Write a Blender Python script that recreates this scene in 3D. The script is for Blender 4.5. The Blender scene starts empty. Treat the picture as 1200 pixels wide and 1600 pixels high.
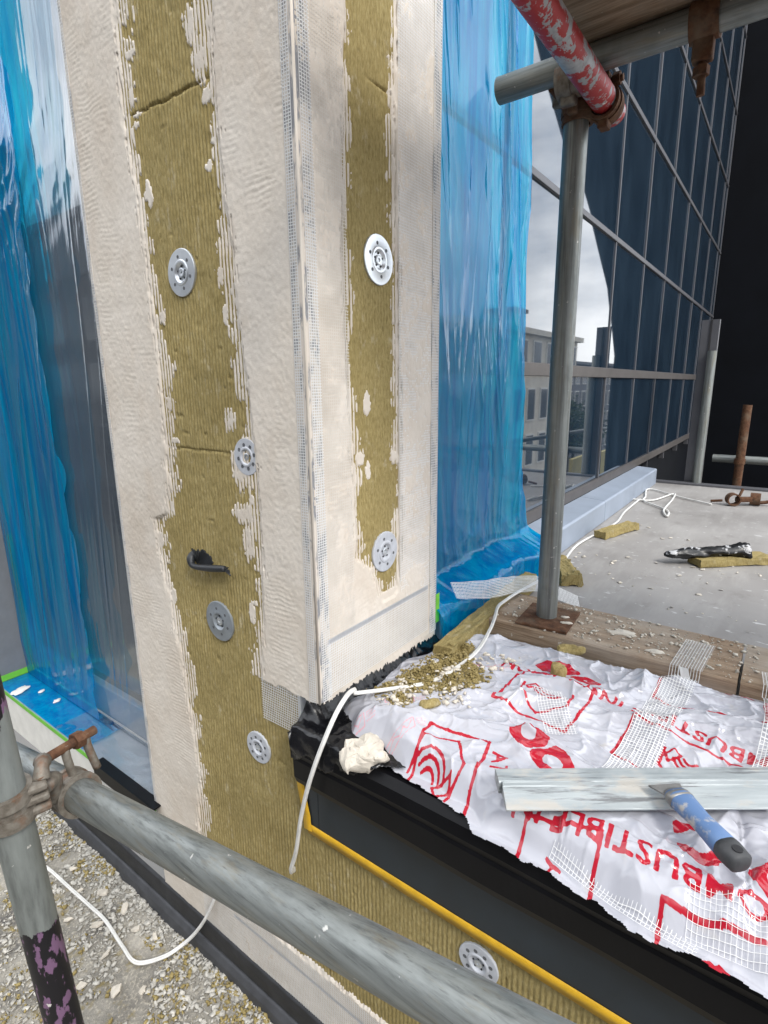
import bpy, bmesh, math, random
import numpy as np
from mathutils import Vector, Matrix
R_ = math.radians
PI = math.pi
random.seed(7)
rng = np.random.default_rng(11)
scene = bpy.context.scene
col = scene.collection

# ------------------------------------------------------------------ camera
cam_d = bpy.data.cameras.new('camera')
cam = bpy.data.objects.new('camera', cam_d)
col.objects.link(cam)
scene.camera = cam
cam_d.sensor_fit = 'VERTICAL'
cam_d.sensor_height = 36.0
cam_d.sensor_width = 27.0
cam_d.lens = 19.17
cam_d.clip_start = 0.02
cam_d.clip_end = 2000
_d = Vector((40, 3700, 852)).normalized()
_x = Vector((640, -203, 852)); _x = (_x - _d * _x.dot(_d)).normalized()
_z = -_d
_y = _z.cross(_x)
_right = Vector((_x[0], _y[0], _z[0])); _up = -Vector((_x[1], _y[1], _z[1])); _back = -Vector((_x[2], _y[2], _z[2]))
_m = Matrix((_right, _up, _back)).transposed().to_4x4()
_m.translation = Vector((-0.6286, -0.6072, 0.600))
cam.matrix_world = _m

# ------------------------------------------------------------------ world: bright cloud cover
world = bpy.data.worlds.new('World'); scene.world = world; world.use_nodes = True
wt = world.node_tree; wt.nodes.clear()
wo = wt.nodes.new('ShaderNodeOutputWorld'); bg = wt.nodes.new('ShaderNodeBackground')
sky = wt.nodes.new('ShaderNodeTexSky'); sky.sky_type = 'NISHITA'; sky.sun_disc = False
sky.sun_elevation = R_(46); sky.sun_rotation = math.atan2(-0.30, -0.62)
sky.air_density = 1.0; sky.dust_density = 2.0
wc = wt.nodes.new('ShaderNodeTexCoord'); wm = wt.nodes.new('ShaderNodeMapping'); wm.inputs['Scale'].default_value = (1.0, 1.0, 2.6)
wn = wt.nodes.new('ShaderNodeTexNoise'); wn.inputs['Scale'].default_value = 2.6; wn.inputs['Detail'].default_value = 7; wn.inputs['Roughness'].default_value = 0.55
wr = wt.nodes.new('ShaderNodeValToRGB')
wr.color_ramp.elements[0].position = 0.36; wr.color_ramp.elements[0].color = (8.5, 9.3, 10.6, 1)
wr.color_ramp.elements[1].position = 0.62; wr.color_ramp.elements[1].color = (20.5, 20.8, 21.2, 1)
wx = wt.nodes.new('ShaderNodeMix'); wx.data_type = 'RGBA'; wx.inputs[0].default_value = 0.86
L_ = wt.links
L_.new(wc.outputs['Generated'], wm.inputs['Vector']); L_.new(wm.outputs['Vector'], wn.inputs['Vector']); L_.new(wn.outputs['Fac'], wr.inputs['Fac'])
L_.new(sky.outputs['Color'], wx.inputs[6]); L_.new(wr.outputs['Color'], wx.inputs[7])
L_.new(wx.outputs[2], bg.inputs['Color']); bg.inputs['Strength'].default_value = 0.10
L_.new(bg.outputs['Background'], wo.inputs['Surface'])

# ------------------------------------------------------------------ sun through thin cloud
sd = bpy.data.lights.new('sun', 'SUN'); sd.energy = 1.5; sd.angle = R_(14); sd.color = (1.0, 0.965, 0.91)
so = bpy.data.objects.new('sun', sd); col.objects.link(so)
so.rotation_euler = Vector((0.30, 0.62, -0.72)).to_track_quat('-Z', 'Y').to_euler()
scene.view_settings.view_transform = 'Standard'
scene.view_settings.look = 'None'
scene.view_settings.exposure = 0.66
scene.view_settings.gamma = 1.0
scene.view_settings.use_curve_mapping = False
scene.cycles.use_denoising = True
scene.cycles.max_bounces = 7
scene.cycles.caustics_reflective = False
scene.cycles.caustics_refractive = False
scene.cycles.transparent_max_bounces = 12

# ------------------------------------------------------------------ noise
def _hash(ix, iy, seed):
    h = (ix.astype(np.int64) * 374761393 + iy.astype(np.int64) * 668265263 + seed * 2147001325) & 0xffffffff
    h = ((h ^ (h >> 13)) * 1274126177) & 0xffffffff
    h = ((h ^ (h >> 16)) * 2246822519) & 0xffffffff
    return ((h ^ (h >> 15)) & 0xffffff) / float(0xffffff) * 2 - 1
def vn(x, y, seed=0):
    x, y = np.broadcast_arrays(np.asarray(x, float), np.asarray(y, float))
    ix = np.floor(x); iy = np.floor(y); fx = x - ix; fy = y - iy
    fx = fx * fx * (3 - 2 * fx); fy = fy * fy * (3 - 2 * fy)
    a = _hash(ix, iy, seed); b = _hash(ix + 1, iy, seed); c = _hash(ix, iy + 1, seed); d = _hash(ix + 1, iy + 1, seed)
    return (a * (1 - fx) + b * fx) * (1 - fy) + (c * (1 - fx) + d * fx) * fy
def fbm(x, y, o=4, seed=0):
    s = 0; a = 1.0; t = 0
    for k in range(o):
        s = s + a * vn(x * 2 ** k + 17.3 * k, y * 2 ** k - 9.1 * k, seed + k); t += a; a *= 0.5
    return s / t
def sstep(a, b, x):
    t = np.clip((np.asarray(x, float) - a) / (b - a), 0, 1); return t * t * (3 - 2 * t)

# ------------------------------------------------------------------ material helpers
class NT:
    def __init__(s, name):
        s.m = bpy.data.materials.new(name); s.m.use_nodes = True; s.t = s.m.node_tree; s.t.nodes.clear()
        s.out = s.t.nodes.new('ShaderNodeOutputMaterial'); s.p = None
        s.tc = s.t.nodes.new('ShaderNodeTexCoord')
    def n(s, ty, **kw):
        nd = s.t.nodes.new(ty)
        for k, v in kw.items(): setattr(nd, k, v)
        return nd
    def l(s, a, b): s.t.links.new(a, b)
    def map(s, scale=(1, 1, 1)):
        m = s.n('ShaderNodeMapping'); m.inputs['Scale'].default_value = scale; s.l(s.tc.outputs['Object'], m.inputs['Vector']); return m.outputs['Vector']
    def rmap(s, scale, rot):
        m = s.n('ShaderNodeMapping'); m.vector_type = 'TEXTURE'; m.inputs['Rotation'].default_value = (0, 0, rot); m.inputs['Scale'].default_value = tuple(1 / v for v in scale); s.l(s.tc.outputs['Object'], m.inputs['Vector']); return m.outputs['Vector']
    def noise(s, scale, detail=4, rough=0.55, vec=None, out='Fac', dist=0):
        nd = s.n('ShaderNodeTexNoise'); nd.inputs['Scale'].default_value = scale; nd.inputs['Detail'].default_value = detail; nd.inputs['Roughness'].default_value = rough; nd.inputs['Distortion'].default_value = dist
        s.l(vec if vec is not None else s.tc.outputs['Object'], nd.inputs['Vector']); return nd.outputs[out]
    def ramp(s, fac, stops):
        r = s.n('ShaderNodeValToRGB'); e = r.color_ramp.elements
        while len(e) < len(stops): e.new(0.5)
        for i, (p, c) in enumerate(stops):
            e[i].position = p; e[i].color = (c[0], c[1], c[2], 1) if not isinstance(c, (int, float)) else (c, c, c, 1)
        s.l(fac, r.inputs['Fac']); return r.outputs['Color']
    def mix(s, fac, a, b):
        m = s.n('ShaderNodeMix'); m.data_type = 'RGBA'
        for sock, v in ((m.inputs[0], fac), (m.inputs[6], a), (m.inputs[7], b)):
            if isinstance(v, (int, float)): sock.default_value = v
            elif isinstance(v, tuple): sock.default_value = (v[0], v[1], v[2], 1)
            else: s.l(v, sock)
        return m.outputs[2]
    def math(s, op, a, b=None):
        m = s.n('ShaderNodeMath'); m.operation = op
        for i, v in enumerate((a, b)):
            if v is None: continue
            if isinstance(v, (int, float)): m.inputs[i].default_value = v
            else: s.l(v, m.inputs[i])
        return m.outputs[0]
    def bump(s, h, strength=0.5, dist=0.002):
        b = s.n('ShaderNodeBump'); b.inputs['Strength'].default_value = strength; b.inputs['Distance'].default_value = dist
        s.l(h, b.inputs['Height']); return b.outputs['Normal']
    def pbsdf(s, color, rough=0.7, metal=0.0, spec=0.5, normal=None, ior=1.5):
        p = s.n('ShaderNodeBsdfPrincipled'); s.p = p
        for k, v in (('Base Color', color), ('Roughness', rough), ('Metallic', metal)):
            if isinstance(v, (int, float)): p.inputs[k].default_value = v
            elif isinstance(v, tuple): p.inputs[k].default_value = (v[0], v[1], v[2], 1)
            else: s.l(v, p.inputs[k])
        p.inputs['Specular IOR Level'].default_value = spec; p.inputs['IOR'].default_value = ior
        if normal is not None: s.l(normal, p.inputs['Normal'])
        s.l(p.outputs['BSDF'], s.out.inputs['Surface']); return p

def plain(name, c, rough=0.6, metal=0.0, var=0.15, scale=40, bump=0.0, spec=0.5):
    t = NT(name); n = t.noise(scale, 5, 0.6)
    c2 = tuple(min(1, v * (1 + var)) for v in c); c1 = tuple(v * (1 - var) for v in c)
    colr = t.ramp(n, [(0.3, c1), (0.7, c2)])
    nm = t.bump(t.noise(scale * 4, 4), bump, 0.002) if bump else None
    t.pbsdf(colr, rough, metal, spec, nm); return t.m

def m_wool():
    t = NT('mineral_wool')
    fib = t.noise(1.0, 6, 0.7, t.map((260, 260, 90))); big = t.noise(9, 4, 0.6); mid = t.noise(60, 5, 0.65)
    c = t.ramp(fib, [(0.28, (0.20, 0.153, 0.060)), (0.5, (0.325, 0.258, 0.112)), (0.74, (0.46, 0.38, 0.19))])
    c = t.mix(t.ramp(big, [(0.35, 0.0), (0.7, 0.45)]), c, (0.23, 0.18, 0.072))
    c = t.mix(t.ramp(mid, [(0.55, 0.0), (0.8, 0.5)]), c, (0.42, 0.355, 0.19))
    c = t.mix(t.ramp(t.noise(1, 6, 0.7, t.map((34, 34, 22))), [(0.58, 0.0), (0.72, 0.55)]), c, (0.56, 0.50, 0.37))
    c = t.mix(t.ramp(t.noise(140, 4, 0.6), [(0.62, 0.0), (0.74, 0.5)]), c, (0.12, 0.09, 0.035))
    nm = t.bump(fib, 0.55, 0.0015)
    t.pbsdf(c, 0.95, 0, 0.1, nm); return t.m
def m_render(stain=0.35):
    t = NT('base_coat_mortar')
    g = t.noise(420, 4, 0.7); b = t.noise(7, 5, 0.6); s = t.noise(1.0, 5, 0.6, t.map((16, 16, 9)))
    c = t.ramp(b, [(0.3, (0.60, 0.53, 0.45)), (0.5, (0.665, 0.605, 0.53)), (0.72, (0.71, 0.655, 0.585))])
    c = t.mix(t.ramp(s, [(0.56, 0.0), (0.76, stain * .7)]), c, (0.52, 0.40, 0.29))
    c = t.mix(t.ramp(t.noise(900, 2, 0.5), [(0.60, 0.0), (0.75, 0.35)]), c, (0.42, 0.37, 0.31))
    h = t.math('ADD', t.math('MULTIPLY', g, 0.5), t.math('MULTIPLY', t.noise(130, 4, 0.6), 0.7))
    t.pbsdf(c, 0.92, 0, 0.15, t.bump(h, 0.38, 0.0018)); return t.m
def m_galv(name='galvanised_steel', tint=(0.235, 0.250, 0.240), dark=(0.10, 0.108, 0.102), axis=2, dirt=(0.23, 0.205, 0.15)):
    t = NT(name)
    sc = [150, 150, 150]; sc[axis] = 5
    streak = t.noise(1, 6, 0.65, t.map(tuple(sc))); blot = t.noise(28, 5, 0.6); fine = t.noise(300, 3, 0.6)
    c = t.ramp(streak, [(0.28, dark), (0.5, tint), (0.78, tuple(min(1, v * 1.35) for v in tint))])
    c = t.mix(t.ramp(blot, [(0.48, 0.0), (0.72, 0.20)]), c, tuple(v * 0.62 for v in tint))
    sd2 = [70, 70, 70]; sd2[axis] = 11
    c = t.mix(t.ramp(t.noise(1, 6, 0.7, t.map(tuple(sd2))), [(0.52, 0.0), (0.66, 0.55)]), c, dirt)
    sd3 = [420, 420, 420]; sd3[axis] = 9
    c = t.mix(t.ramp(t.noise(1, 3, 0.6, t.map(tuple(sd3))), [(0.60, 0.0), (0.72, 0.5)]), c, (0.06, 0.062, 0.06))
    c = t.mix(t.ramp(t.noise(75, 3, 0.5), [(0.71, 0.0), (0.74, 0.8)]), c, (0.66, 0.64, 0.6))
    r = t.ramp(blot, [(0.3, 0.38), (0.7, 0.62)])
    t.pbsdf(c, r, 0.55, 0.5, t.bump(fine, 0.12, 0.001)); return t.m
def m_rust():
    t = NT('rusty_iron'); n = t.noise(60, 6, 0.7); b = t.noise(18, 4, 0.6)
    c = t.ramp(n, [(0.28, (0.040, 0.022, 0.015)), (0.5, (0.115, 0.054, 0.029)), (0.75, (0.20, 0.112, 0.064))])
    c = t.mix(t.ramp(b, [(0.5, 0.0), (0.7, 0.5)]), c, (0.20, 0.165, 0.12))
    t.pbsdf(c, 0.85, 0.15, 0.3, t.bump(n, 0.5, 0.002)); return t.m
def m_oldiron():
    t = NT('weathered_forged_steel'); n = t.noise(90, 5, 0.6); b = t.noise(35, 5, 0.6)
    c = t.ramp(n, [(0.28, (0.115, 0.098, 0.078)), (0.5, (0.195, 0.172, 0.142)), (0.75, (0.27, 0.25, 0.215))])
    c = t.mix(t.ramp(b, [(0.52, 0.0), (0.66, 0.75)]), c, (0.19, 0.085, 0.04))
    t.pbsdf(c, 0.62, 0.4, 0.4, t.bump(n, 0.18, 0.001)); return t.m
def m_film(name, tint, body, trans=0.75, rough=0.07, gloss=0.05, deep=None):
    t = NT(name)
    tr = t.n('ShaderNodeBsdfTransparent'); tr.inputs['Color'].default_value = (*tint, 1)
    df = t.n('ShaderNodeBsdfTranslucent'); df.inputs['Color'].default_value = (*body, 1)
    d2 = t.n('ShaderNodeBsdfDiffuse'); d2.inputs['Color'].default_value = (*body, 1)
    if deep:   # film gathered into several layers is deeper in colour
        w1 = t.noise(1, 5, 0.6, t.map((24, 24, 1.7)), dist=0.4); w2 = t.noise(1, 4, 0.6, t.map((75, 75, 3.5)), dist=0.3)
        lay = t.ramp(t.math('ADD', t.math('MULTIPLY', w1, 0.62), t.math('MULTIPLY', w2, 0.38)), [(0.40, 0.0), (0.60, 1.0)])
        t.l(t.mix(lay, tint, deep[0]), tr.inputs['Color'])
        bc_ = t.mix(lay, body, deep[1]); t.l(bc_, df.inputs['Color']); t.l(bc_, d2.inputs['Color'])
    ad = t.n('ShaderNodeMixShader'); ad.inputs[0].default_value = 0.5
    t.l(df.outputs[0], ad.inputs[1]); t.l(d2.outputs[0], ad.inputs[2])
    mx = t.n('ShaderNodeMixShader'); mx.inputs[0].default_value = trans
    t.l(ad.outputs[0], mx.inputs[1]); t.l(tr.outputs[0], mx.inputs[2])
    gl = t.n('ShaderNodeBsdfGlossy'); gl.inputs['Roughness'].default_value = rough; gl.inputs['Color'].default_value = (0.95, 0.97, 1, 1)
    fr = t.n('ShaderNodeLayerWeight'); fr.inputs['Blend'].default_value = 0.5
    nm = t.bump(t.noise(1, 4, 0.6, t.map((26, 26, 6))), 0.15, 0.004)
    t.l(nm, gl.inputs['Normal'])
    f = t.math('ADD', t.math('MULTIPLY', t.math('POWER', fr.outputs['Facing'], 4.0), 0.6), gloss)
    m2 = t.n('ShaderNodeMixShader'); t.l(f, m2.inputs[0]); t.l(mx.outputs[0], m2.inputs[1]); t.l(gl.outputs[0], m2.inputs[2])
    t.l(m2.outputs[0], t.out.inputs['Surface']); return t.m
def m_glass():
    t = NT('coated_window_glass')
    dirt = t.noise(1, 4, 0.6, t.map((5, 5, 2.2)))
    c = t.ramp(dirt, [(0.35, (0.010, 0.021, 0.036)), (0.7, (0.022, 0.040, 0.062))])
    wob = t.bump(t.noise(0.7, 1, 0.3), 0.05, 0.02)
    t.pbsdf(c, 0.02, 0, 0.5, wob, 2.6); return t.m
def m_wood():
    t = NT('weathered_timber')
    v = t.map((40, 3.2, 60)); w = t.noise(1.6, 8, 0.65, v, dist=0.6); k = t.noise(5, 4, 0.6); f = t.noise(1, 4, .7, t.map((420, 16, 420)))
    c = t.ramp(w, [(0.3, (0.19, 0.125, 0.078)), (0.5, (0.34, 0.245, 0.165)), (0.7, (0.46, 0.355, 0.255))])
    c = t.mix(t.ramp(f, [(0.4, 0.45), (0.6, 0.0)]), c, (0.13, 0.09, 0.06))
    c = t.mix(t.ramp(k, [(0.42, 0.0), (0.70, 0.7)]), c, (0.43, 0.39, 0.335))
    c = t.mix(t.ramp(t.noise(48, 5, 0.6), [(0.66, 0.0), (0.70, 0.8)]), c, (0.62, 0.58, 0.5))
    t.pbsdf(c, 0.85, 0, 0.2, t.bump(f, 0.5, 0.0015)); return t.m
def m_deck():
    t = NT('grey_roof_membrane')
    b = t.noise(3.2, 6, 0.6); s = t.noise(1, 5, .65, t.map((5, 22, 1))); f = t.noise(240, 3, 0.6)
    c = t.ramp(b, [(0.3, (0.255, 0.24, 0.228)), (0.7, (0.36, 0.345, 0.33))])
    c = t.mix(t.ramp(s, [(0.5, 0.0), (0.75, 0.45)]), c, (0.45, 0.435, 0.415))
    c = t.mix(t.ramp(t.noise(1, 4, 0.55, t.map((55, 22, 1))), [(0.665, 0.0), (0.70, 0.8)]), c, (0.66, 0.655, 0.65))
    c = t.mix(t.ramp(t.noise(12, 6, 0.7), [(0.58, 0.0), (0.72, 0.4)]), c, (0.17, 0.155, 0.14))
    t.pbsdf(c, t.ramp(b, [(0.3, 0.42), (0.7, 0.7)]), 0, 0.4, t.bump(f, 0.25, 0.001)); return t.m
def m_ledge():
    t = NT('dusty_grey_ledge')
    b = t.noise(9, 6, 0.65); f = t.noise(130, 5, 0.7)
    c = t.ramp(b, [(0.3, (0.11, 0.105, 0.10)), (0.5, (0.25, 0.235, 0.205)), (0.72, (0.40, 0.375, 0.33))])
    c = t.mix(t.ramp(f, [(0.5, 0.0), (0.68, 0.75)]), c, (0.56, 0.51, 0.42))
    c = t.mix(t.ramp(t.noise(26, 5, .65), [(0.55, 0.0), (0.68, 0.75)]), c, (0.24, 0.19, 0.075))
    t.pbsdf(c, 0.95, 0, 0.15, t.bump(f, 0.9, 0.005)); return t.m
def m_blackfilm():
    t = NT('black_polythene'); n = t.noise(30, 5, 0.6)
    t.pbsdf(t.ramp(n, [(0.4, (0.004, 0.004, 0.005)), (0.75, (0.012, 0.012, 0.014))]), 0.24, 0, 0.5, t.bump(t.noise(22, 4, .6), 0.35, 0.006)); return t.m
def m_paint(name, under_dark, paint, chip, thr=0.5, zband=None):
    t = NT(name)
    streak = t.noise(1, 6, 0.65, t.map((60, 60, 9)))
    g = t.ramp(streak, [(0.28, tuple(v * 0.55 for v in under_dark)), (0.5, under_dark), (0.78, tuple(v * 1.3 for v in under_dark))])
    pt = t.mix(t.ramp(t.noise(1, 5, .6, t.map((70, 70, 26))), [(0.55, 0.0), (0.585, 1.0)]), paint, chip)
    n = t.noise(1, 6, 0.62, t.map((30, 30, 14) if zband else (13, 26, 26)))
    if zband is None:
        fac = t.ramp(n, [(thr - 0.012, 0.0), (thr + 0.012, 1.0)])
    else:
        sp = t.n('ShaderNodeSeparateXYZ'); t.l(t.tc.outputs['Object'], sp.inputs[0])
        zz = t.math('ADD', sp.outputs['Z'], t.math('MULTIPLY', t.math('SUBTRACT', n, 0.5), 0.12))
        lo = t.math('LESS_THAN', zz, zband[0]); hi = t.math('GREATER_THAN', zz, zband[1])
        fac = t.math('MAXIMUM', lo, hi)
        fac = t.math('MULTIPLY', fac, t.ramp(n, [(0.30, 0.25), (0.36, 1.0)]))
    c = t.mix(fac, g, pt)
    c = t.mix(t.ramp(t.noise(38, 4, .6), [(0.70, 0.0), (0.725, 1.0)]), c, (0.68, 0.66, 0.62))
    t.pbsdf(c, 0.5, 0.25, 0.45, t.bump(n, 0.25, 0.001)); return t.m
def m_bag():
    t = NT('printed_white_polythene')
    at = t.n('ShaderNodeAttribute'); at.attribute_name = 'ink'
    at2 = t.n('ShaderNodeAttribute'); at2.attribute_name = 'ink_light'
    f = t.ramp(at.outputs['Fac'], [(0.40, 0.0), (0.60, 1.0)])
    f2 = t.ramp(at2.outputs['Fac'], [(0.35, 0.0), (0.65, 0.75)])
    base = t.ramp(t.noise(8, 4, .6), [(0.3, (0.43, 0.435, 0.485)), (0.7, (0.50, 0.505, 0.55))])
    base = t.mix(t.ramp(t.noise(26, 5, .65), [(0.60, 0.0), (0.72, 0.35)]), base, (0.62, 0.56, 0.46))
    c = t.mix(f2, base, (0.72, 0.30, 0.34))
    c = t.mix(f, c, (0.43, 0.010, 0.026))
    nm = t.bump(t.noise(30, 3, .55), 0.06, 0.004)
    p = t.pbsdf(c, 0.16, 0, 0.75, nm)
    return t.m
def m_alu():
    t = NT('plaster_smeared_aluminium')
    v = t.rmap((5, 90, 60), -0.943); s = t.noise(1.2, 6, .65, v); d = t.noise(1, 6, .65, t.rmap((14, 34, 30), -0.943))
    c = t.ramp(s, [(0.3, (0.29, 0.325, 0.34)), (0.6, (0.41, 0.445, 0.455))])
    c = t.mix(t.ramp(d, [(0.52, 0.0), (0.64, 0.6)]), c, (0.47, 0.42, 0.355))
    m = t.ramp(d, [(0.45, 0.40), (0.60, 0.0)])
    dk = t.ramp(t.noise(1, 6, .7, t.rmap((7, 90, 60), -0.943)), [(0.53, 0.0), (0.63, 0.8)])
    c = t.mix(dk, c, (0.12, 0.12, 0.125))
    p = t.pbsdf(c, t.ramp(d, [(0.4, 0.45), (0.65, 0.85)]), 0.0, 0.5); t.l(m, p.inputs['Metallic']); return t.m
def m_bead():
    t = NT('mortar_smeared_bead')
    f = t.ramp(t.noise(1, 5, .65, t.map((60, 60, 18))), [(0.42, 0.0), (0.52, 1.0)])
    c = t.mix(f, (0.24, 0.245, 0.26), (0.66, 0.60, 0.53))
    t.pbsdf(c, 0.7, 0, .3, t.bump(t.noise(220, 3, .6), .4, .001)); return t.m
def m_handle():
    t = NT('scuffed_blue_plastic'); n = t.noise(45, 6, .65)
    c = t.mix(t.ramp(n, [(0.52, 0.0), (0.62, 0.9)]), (0.11, 0.195, 0.37), (0.46, 0.43, 0.38))
    t.pbsdf(c, 0.5, 0, .4, t.bump(n, .15, .001)); return t.m

M = dict(
    wool=m_wool(), render=m_render(), render_clean=m_render(0.12), galv=m_galv(), galv_y=m_galv('galvanised_steel_ledger', axis=1),
    rust=m_rust(), iron=m_oldiron(),
    blue=m_film('blue_polythene_film', (0.04, 0.78, 0.98), (0.000, 0.56, 0.95), 0.53, 0.08, 0.03, ((0.0, 0.48, 0.88), (0.000, 0.34, 0.78))), clear=m_film('clear_polythene_film', (0.88, 0.91, 0.92), (0.55, 0.62, 0.68), 0.86, 0.10, 0.11),
    glass=m_glass(), wood=m_wood(), deck=m_deck(), ledge=m_ledge(), black=m_blackfilm(), bag=m_bag(), alu=m_alu(), bead=m_bead(), handle=m_handle(),
    mesh=plain('white_glass_fibre_mesh', (0.80, 0.80, 0.79), 0.6, 0, 0.06, 60), meshblue=plain('blue_stitched_mesh', (0.58, 0.61, 0.66), 0.7, 0, 0.1, 200),
    navy=plain('navy_coated_metal', (0.014, 0.022, 0.030), 0.42, 0, 0.25, 9), trim=plain('black_edge_trim', (0.0035, 0.0035, 0.0045), 0.42, 0, 0.3, 12, 0.05, 0.2),
    tape=plain('yellow_tape', (0.62, 0.36, 0.018), 0.45, 0, 0.15, 25, 0.1), green=plain('green_masking_tape', (0.16, 0.52, 0.05), 0.6, 0, 0.12, 30),
    sill=plain('grey_coated_aluminium', (0.28, 0.325, 0.395), 0.42, 0.0, 0.10, 7), frame=plain('dark_bronze_frame', (0.085, 0.076, 0.072), 0.45, 0.2, 0.15, 12),
    mullion=plain('grey_mullion', (0.12, 0.12, 0.13), 0.4, 0.3, 0.1, 12),
    dwall=plain('near_black_cladding', (0.0032, 0.0040, 0.0062), 0.75, 0, 0.3, 2.5, 0, 0.12), wframe=plain('mid_grey_window_frame', (0.30, 0.32, 0.36), 0.45, 0, 0.08, 9),
    panel=plain('grey_reveal_panel', (0.17, 0.18, 0.195), 0.5, 0, 0.12, 14), whiteb=plain('white_sill_board', (0.72, 0.71, 0.67), 0.7, 0, 0.08, 20, 0.2),
    zinc=plain('zinc_plated_steel', (0.66, 0.69, 0.72), 0.36, 0.85, 0.08, 40), greyplate=plain('grey_plated_steel', (0.30, 0.33, 0.36), 0.5, 0.5, 0.12, 60),
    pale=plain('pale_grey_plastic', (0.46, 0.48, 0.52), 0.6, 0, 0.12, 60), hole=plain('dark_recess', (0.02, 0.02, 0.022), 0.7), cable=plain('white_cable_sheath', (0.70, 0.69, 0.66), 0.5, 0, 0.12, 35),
    rubber=plain('black_rubber', (0.02, 0.022, 0.025), 0.5, 0, 0.3, 60, 0.2), chip=plain('mortar_chip', (0.60, 0.55, 0.47), 0.95, 0, 0.18, 50, 0.3),
    stone=plain('pale_stone', (0.66, 0.62, 0.54), 0.9, 0, 0.15, 1.2), winglass=plain('dark_window_glass', (0.03, 0.035, 0.045), 0.1, 0, 0.2, 1),
    slate=plain('slate_roof', (0.14, 0.14, 0.155), 0.7, 0, 0.15, 2), skirt=plain('black_upstand_membrane', (0.020, 0.021, 0.024), 0.55, 0, 0.35, 25, 0.2),
    skirt2=plain('charcoal_upstand_membrane', (0.050, 0.052, 0.058), 0.6, 0, 0.25, 25, 0.2), yellow=plain('yellow_sheet_material', (0.42, 0.36, 0.15), 0.8, 0, 0.12, 5),
    leaf=plain('dark_foliage', (0.035, 0.055, 0.022), 0.8, 0, 0.4, 3), bark=plain('bark', (0.09, 0.065, 0.045), 0.9, 0, 0.2, 8, 0.3),
    ground=plain('distant_town_ground', (0.16, 0.155, 0.145), 0.9, 0, 0.2, 0.05), brick=plain('dark_brick_front', (0.085, 0.085, 0.09), 0.9, 0, 0.2, 0.6),
    dark_grip=plain('dark_grey_grip', (0.045, 0.047, 0.05), 0.6, 0, 0.3, 60), blade=plain('dull_steel_blade', (0.24, 0.235, 0.225), 0.45, 0.6, 0.3, 60),
    foil=None, meshcream=plain('mortar_coated_mesh', (0.68, 0.64, 0.58), 0.8, 0, 0.08, 60), rubble=plain('mixed_rubble', (0.45, 0.43, 0.385), 0.95, 0, 0.40, 70, 0.3), greyhole=plain('shaded_hole', (0.10, 0.105, 0.115), 0.7),
)
_t = NT('black_and_silver_foil'); _f = _t.ramp(_t.noise(1, 5, .65, _t.map((13, 26, 30))), [(0.60, 0.0), (0.62, 1.0)])
_t.pbsdf(_t.mix(_f, (0.006, 0.006, 0.007), (0.52, 0.52, 0.53)), 0.36, 0, .5, _t.bump(_t.noise(60, 4), .4, .003)); M['foil'] = _t.m
M['redpaint'] = m_paint('chipped_red_paint', (0.36, 0.37, 0.385), (0.36, 0.026, 0.028), (0.33, 0.34, 0.35), 0.44)
M['polepaint'] = m_paint('black_painted_pole_ends', (0.205, 0.222, 0.212), (0.010, 0.009, 0.012), (0.20, 0.11, 0.20), 0.5, (0.65, 1.00))

# ------------------------------------------------------------------ object helpers
def link(name, me, loc=(0, 0, 0), parent=None):
    o = bpy.data.objects.new(name, me); col.objects.link(o)
    if parent is not None: o.parent = parent
    o.location = loc
    return o
def wbase(p):
    b = Vector((0, 0, 0))
    while p is not None: b = b + p.location; p = p.parent
    return b
def mk(name, V, F, mat, parent=None, base=None, smooth=False):
    """mesh object from world coordinates; origin at `base` (or at the parent's origin)."""
    V = np.asarray(V, float).reshape(-1, 3)
    pb = wbase(parent)
    ob = Vector(base) if base is not None else pb
    me = bpy.data.meshes.new(name)
    V2 = V - np.array(ob)
    if isinstance(F, np.ndarray):
        n = len(F); k = F.shape[1]
        me.vertices.add(len(V2)); me.vertices.foreach_set('co', V2.astype(np.float32).ravel())
        me.loops.add(n * k); me.loops.foreach_set('vertex_index', F.astype(np.int32).ravel())
        me.polygons.add(n); me.polygons.foreach_set('loop_start', np.arange(0, n * k, k, dtype=np.int32)); me.polygons.foreach_set('loop_total', np.full(n, k, dtype=np.int32))
        me.update(calc_edges=True)
    else:
        me.from_pydata([tuple(v) for v in V2], [], F)
        me.update()
    if smooth: me.polygons.foreach_set('use_smooth', np.ones(len(me.polygons), dtype=bool))
    if mat is not None: me.materials.append(mat)
    o = link(name, me, ob - pb, parent)
    return o
def thing(name, loc, label, cat, group=None):
    o = bpy.data.objects.new(name, None); col.objects.link(o); o.location = loc; o.empty_display_size = 0.05
    return tag(o, label, cat, group)
def tag(o, label=None, cat=None, group=None, kind=None):
    if label: o['label'] = label
    if cat: o['category'] = cat
    if group: o['group'] = group
    if kind: o['kind'] = kind
    return o

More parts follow.
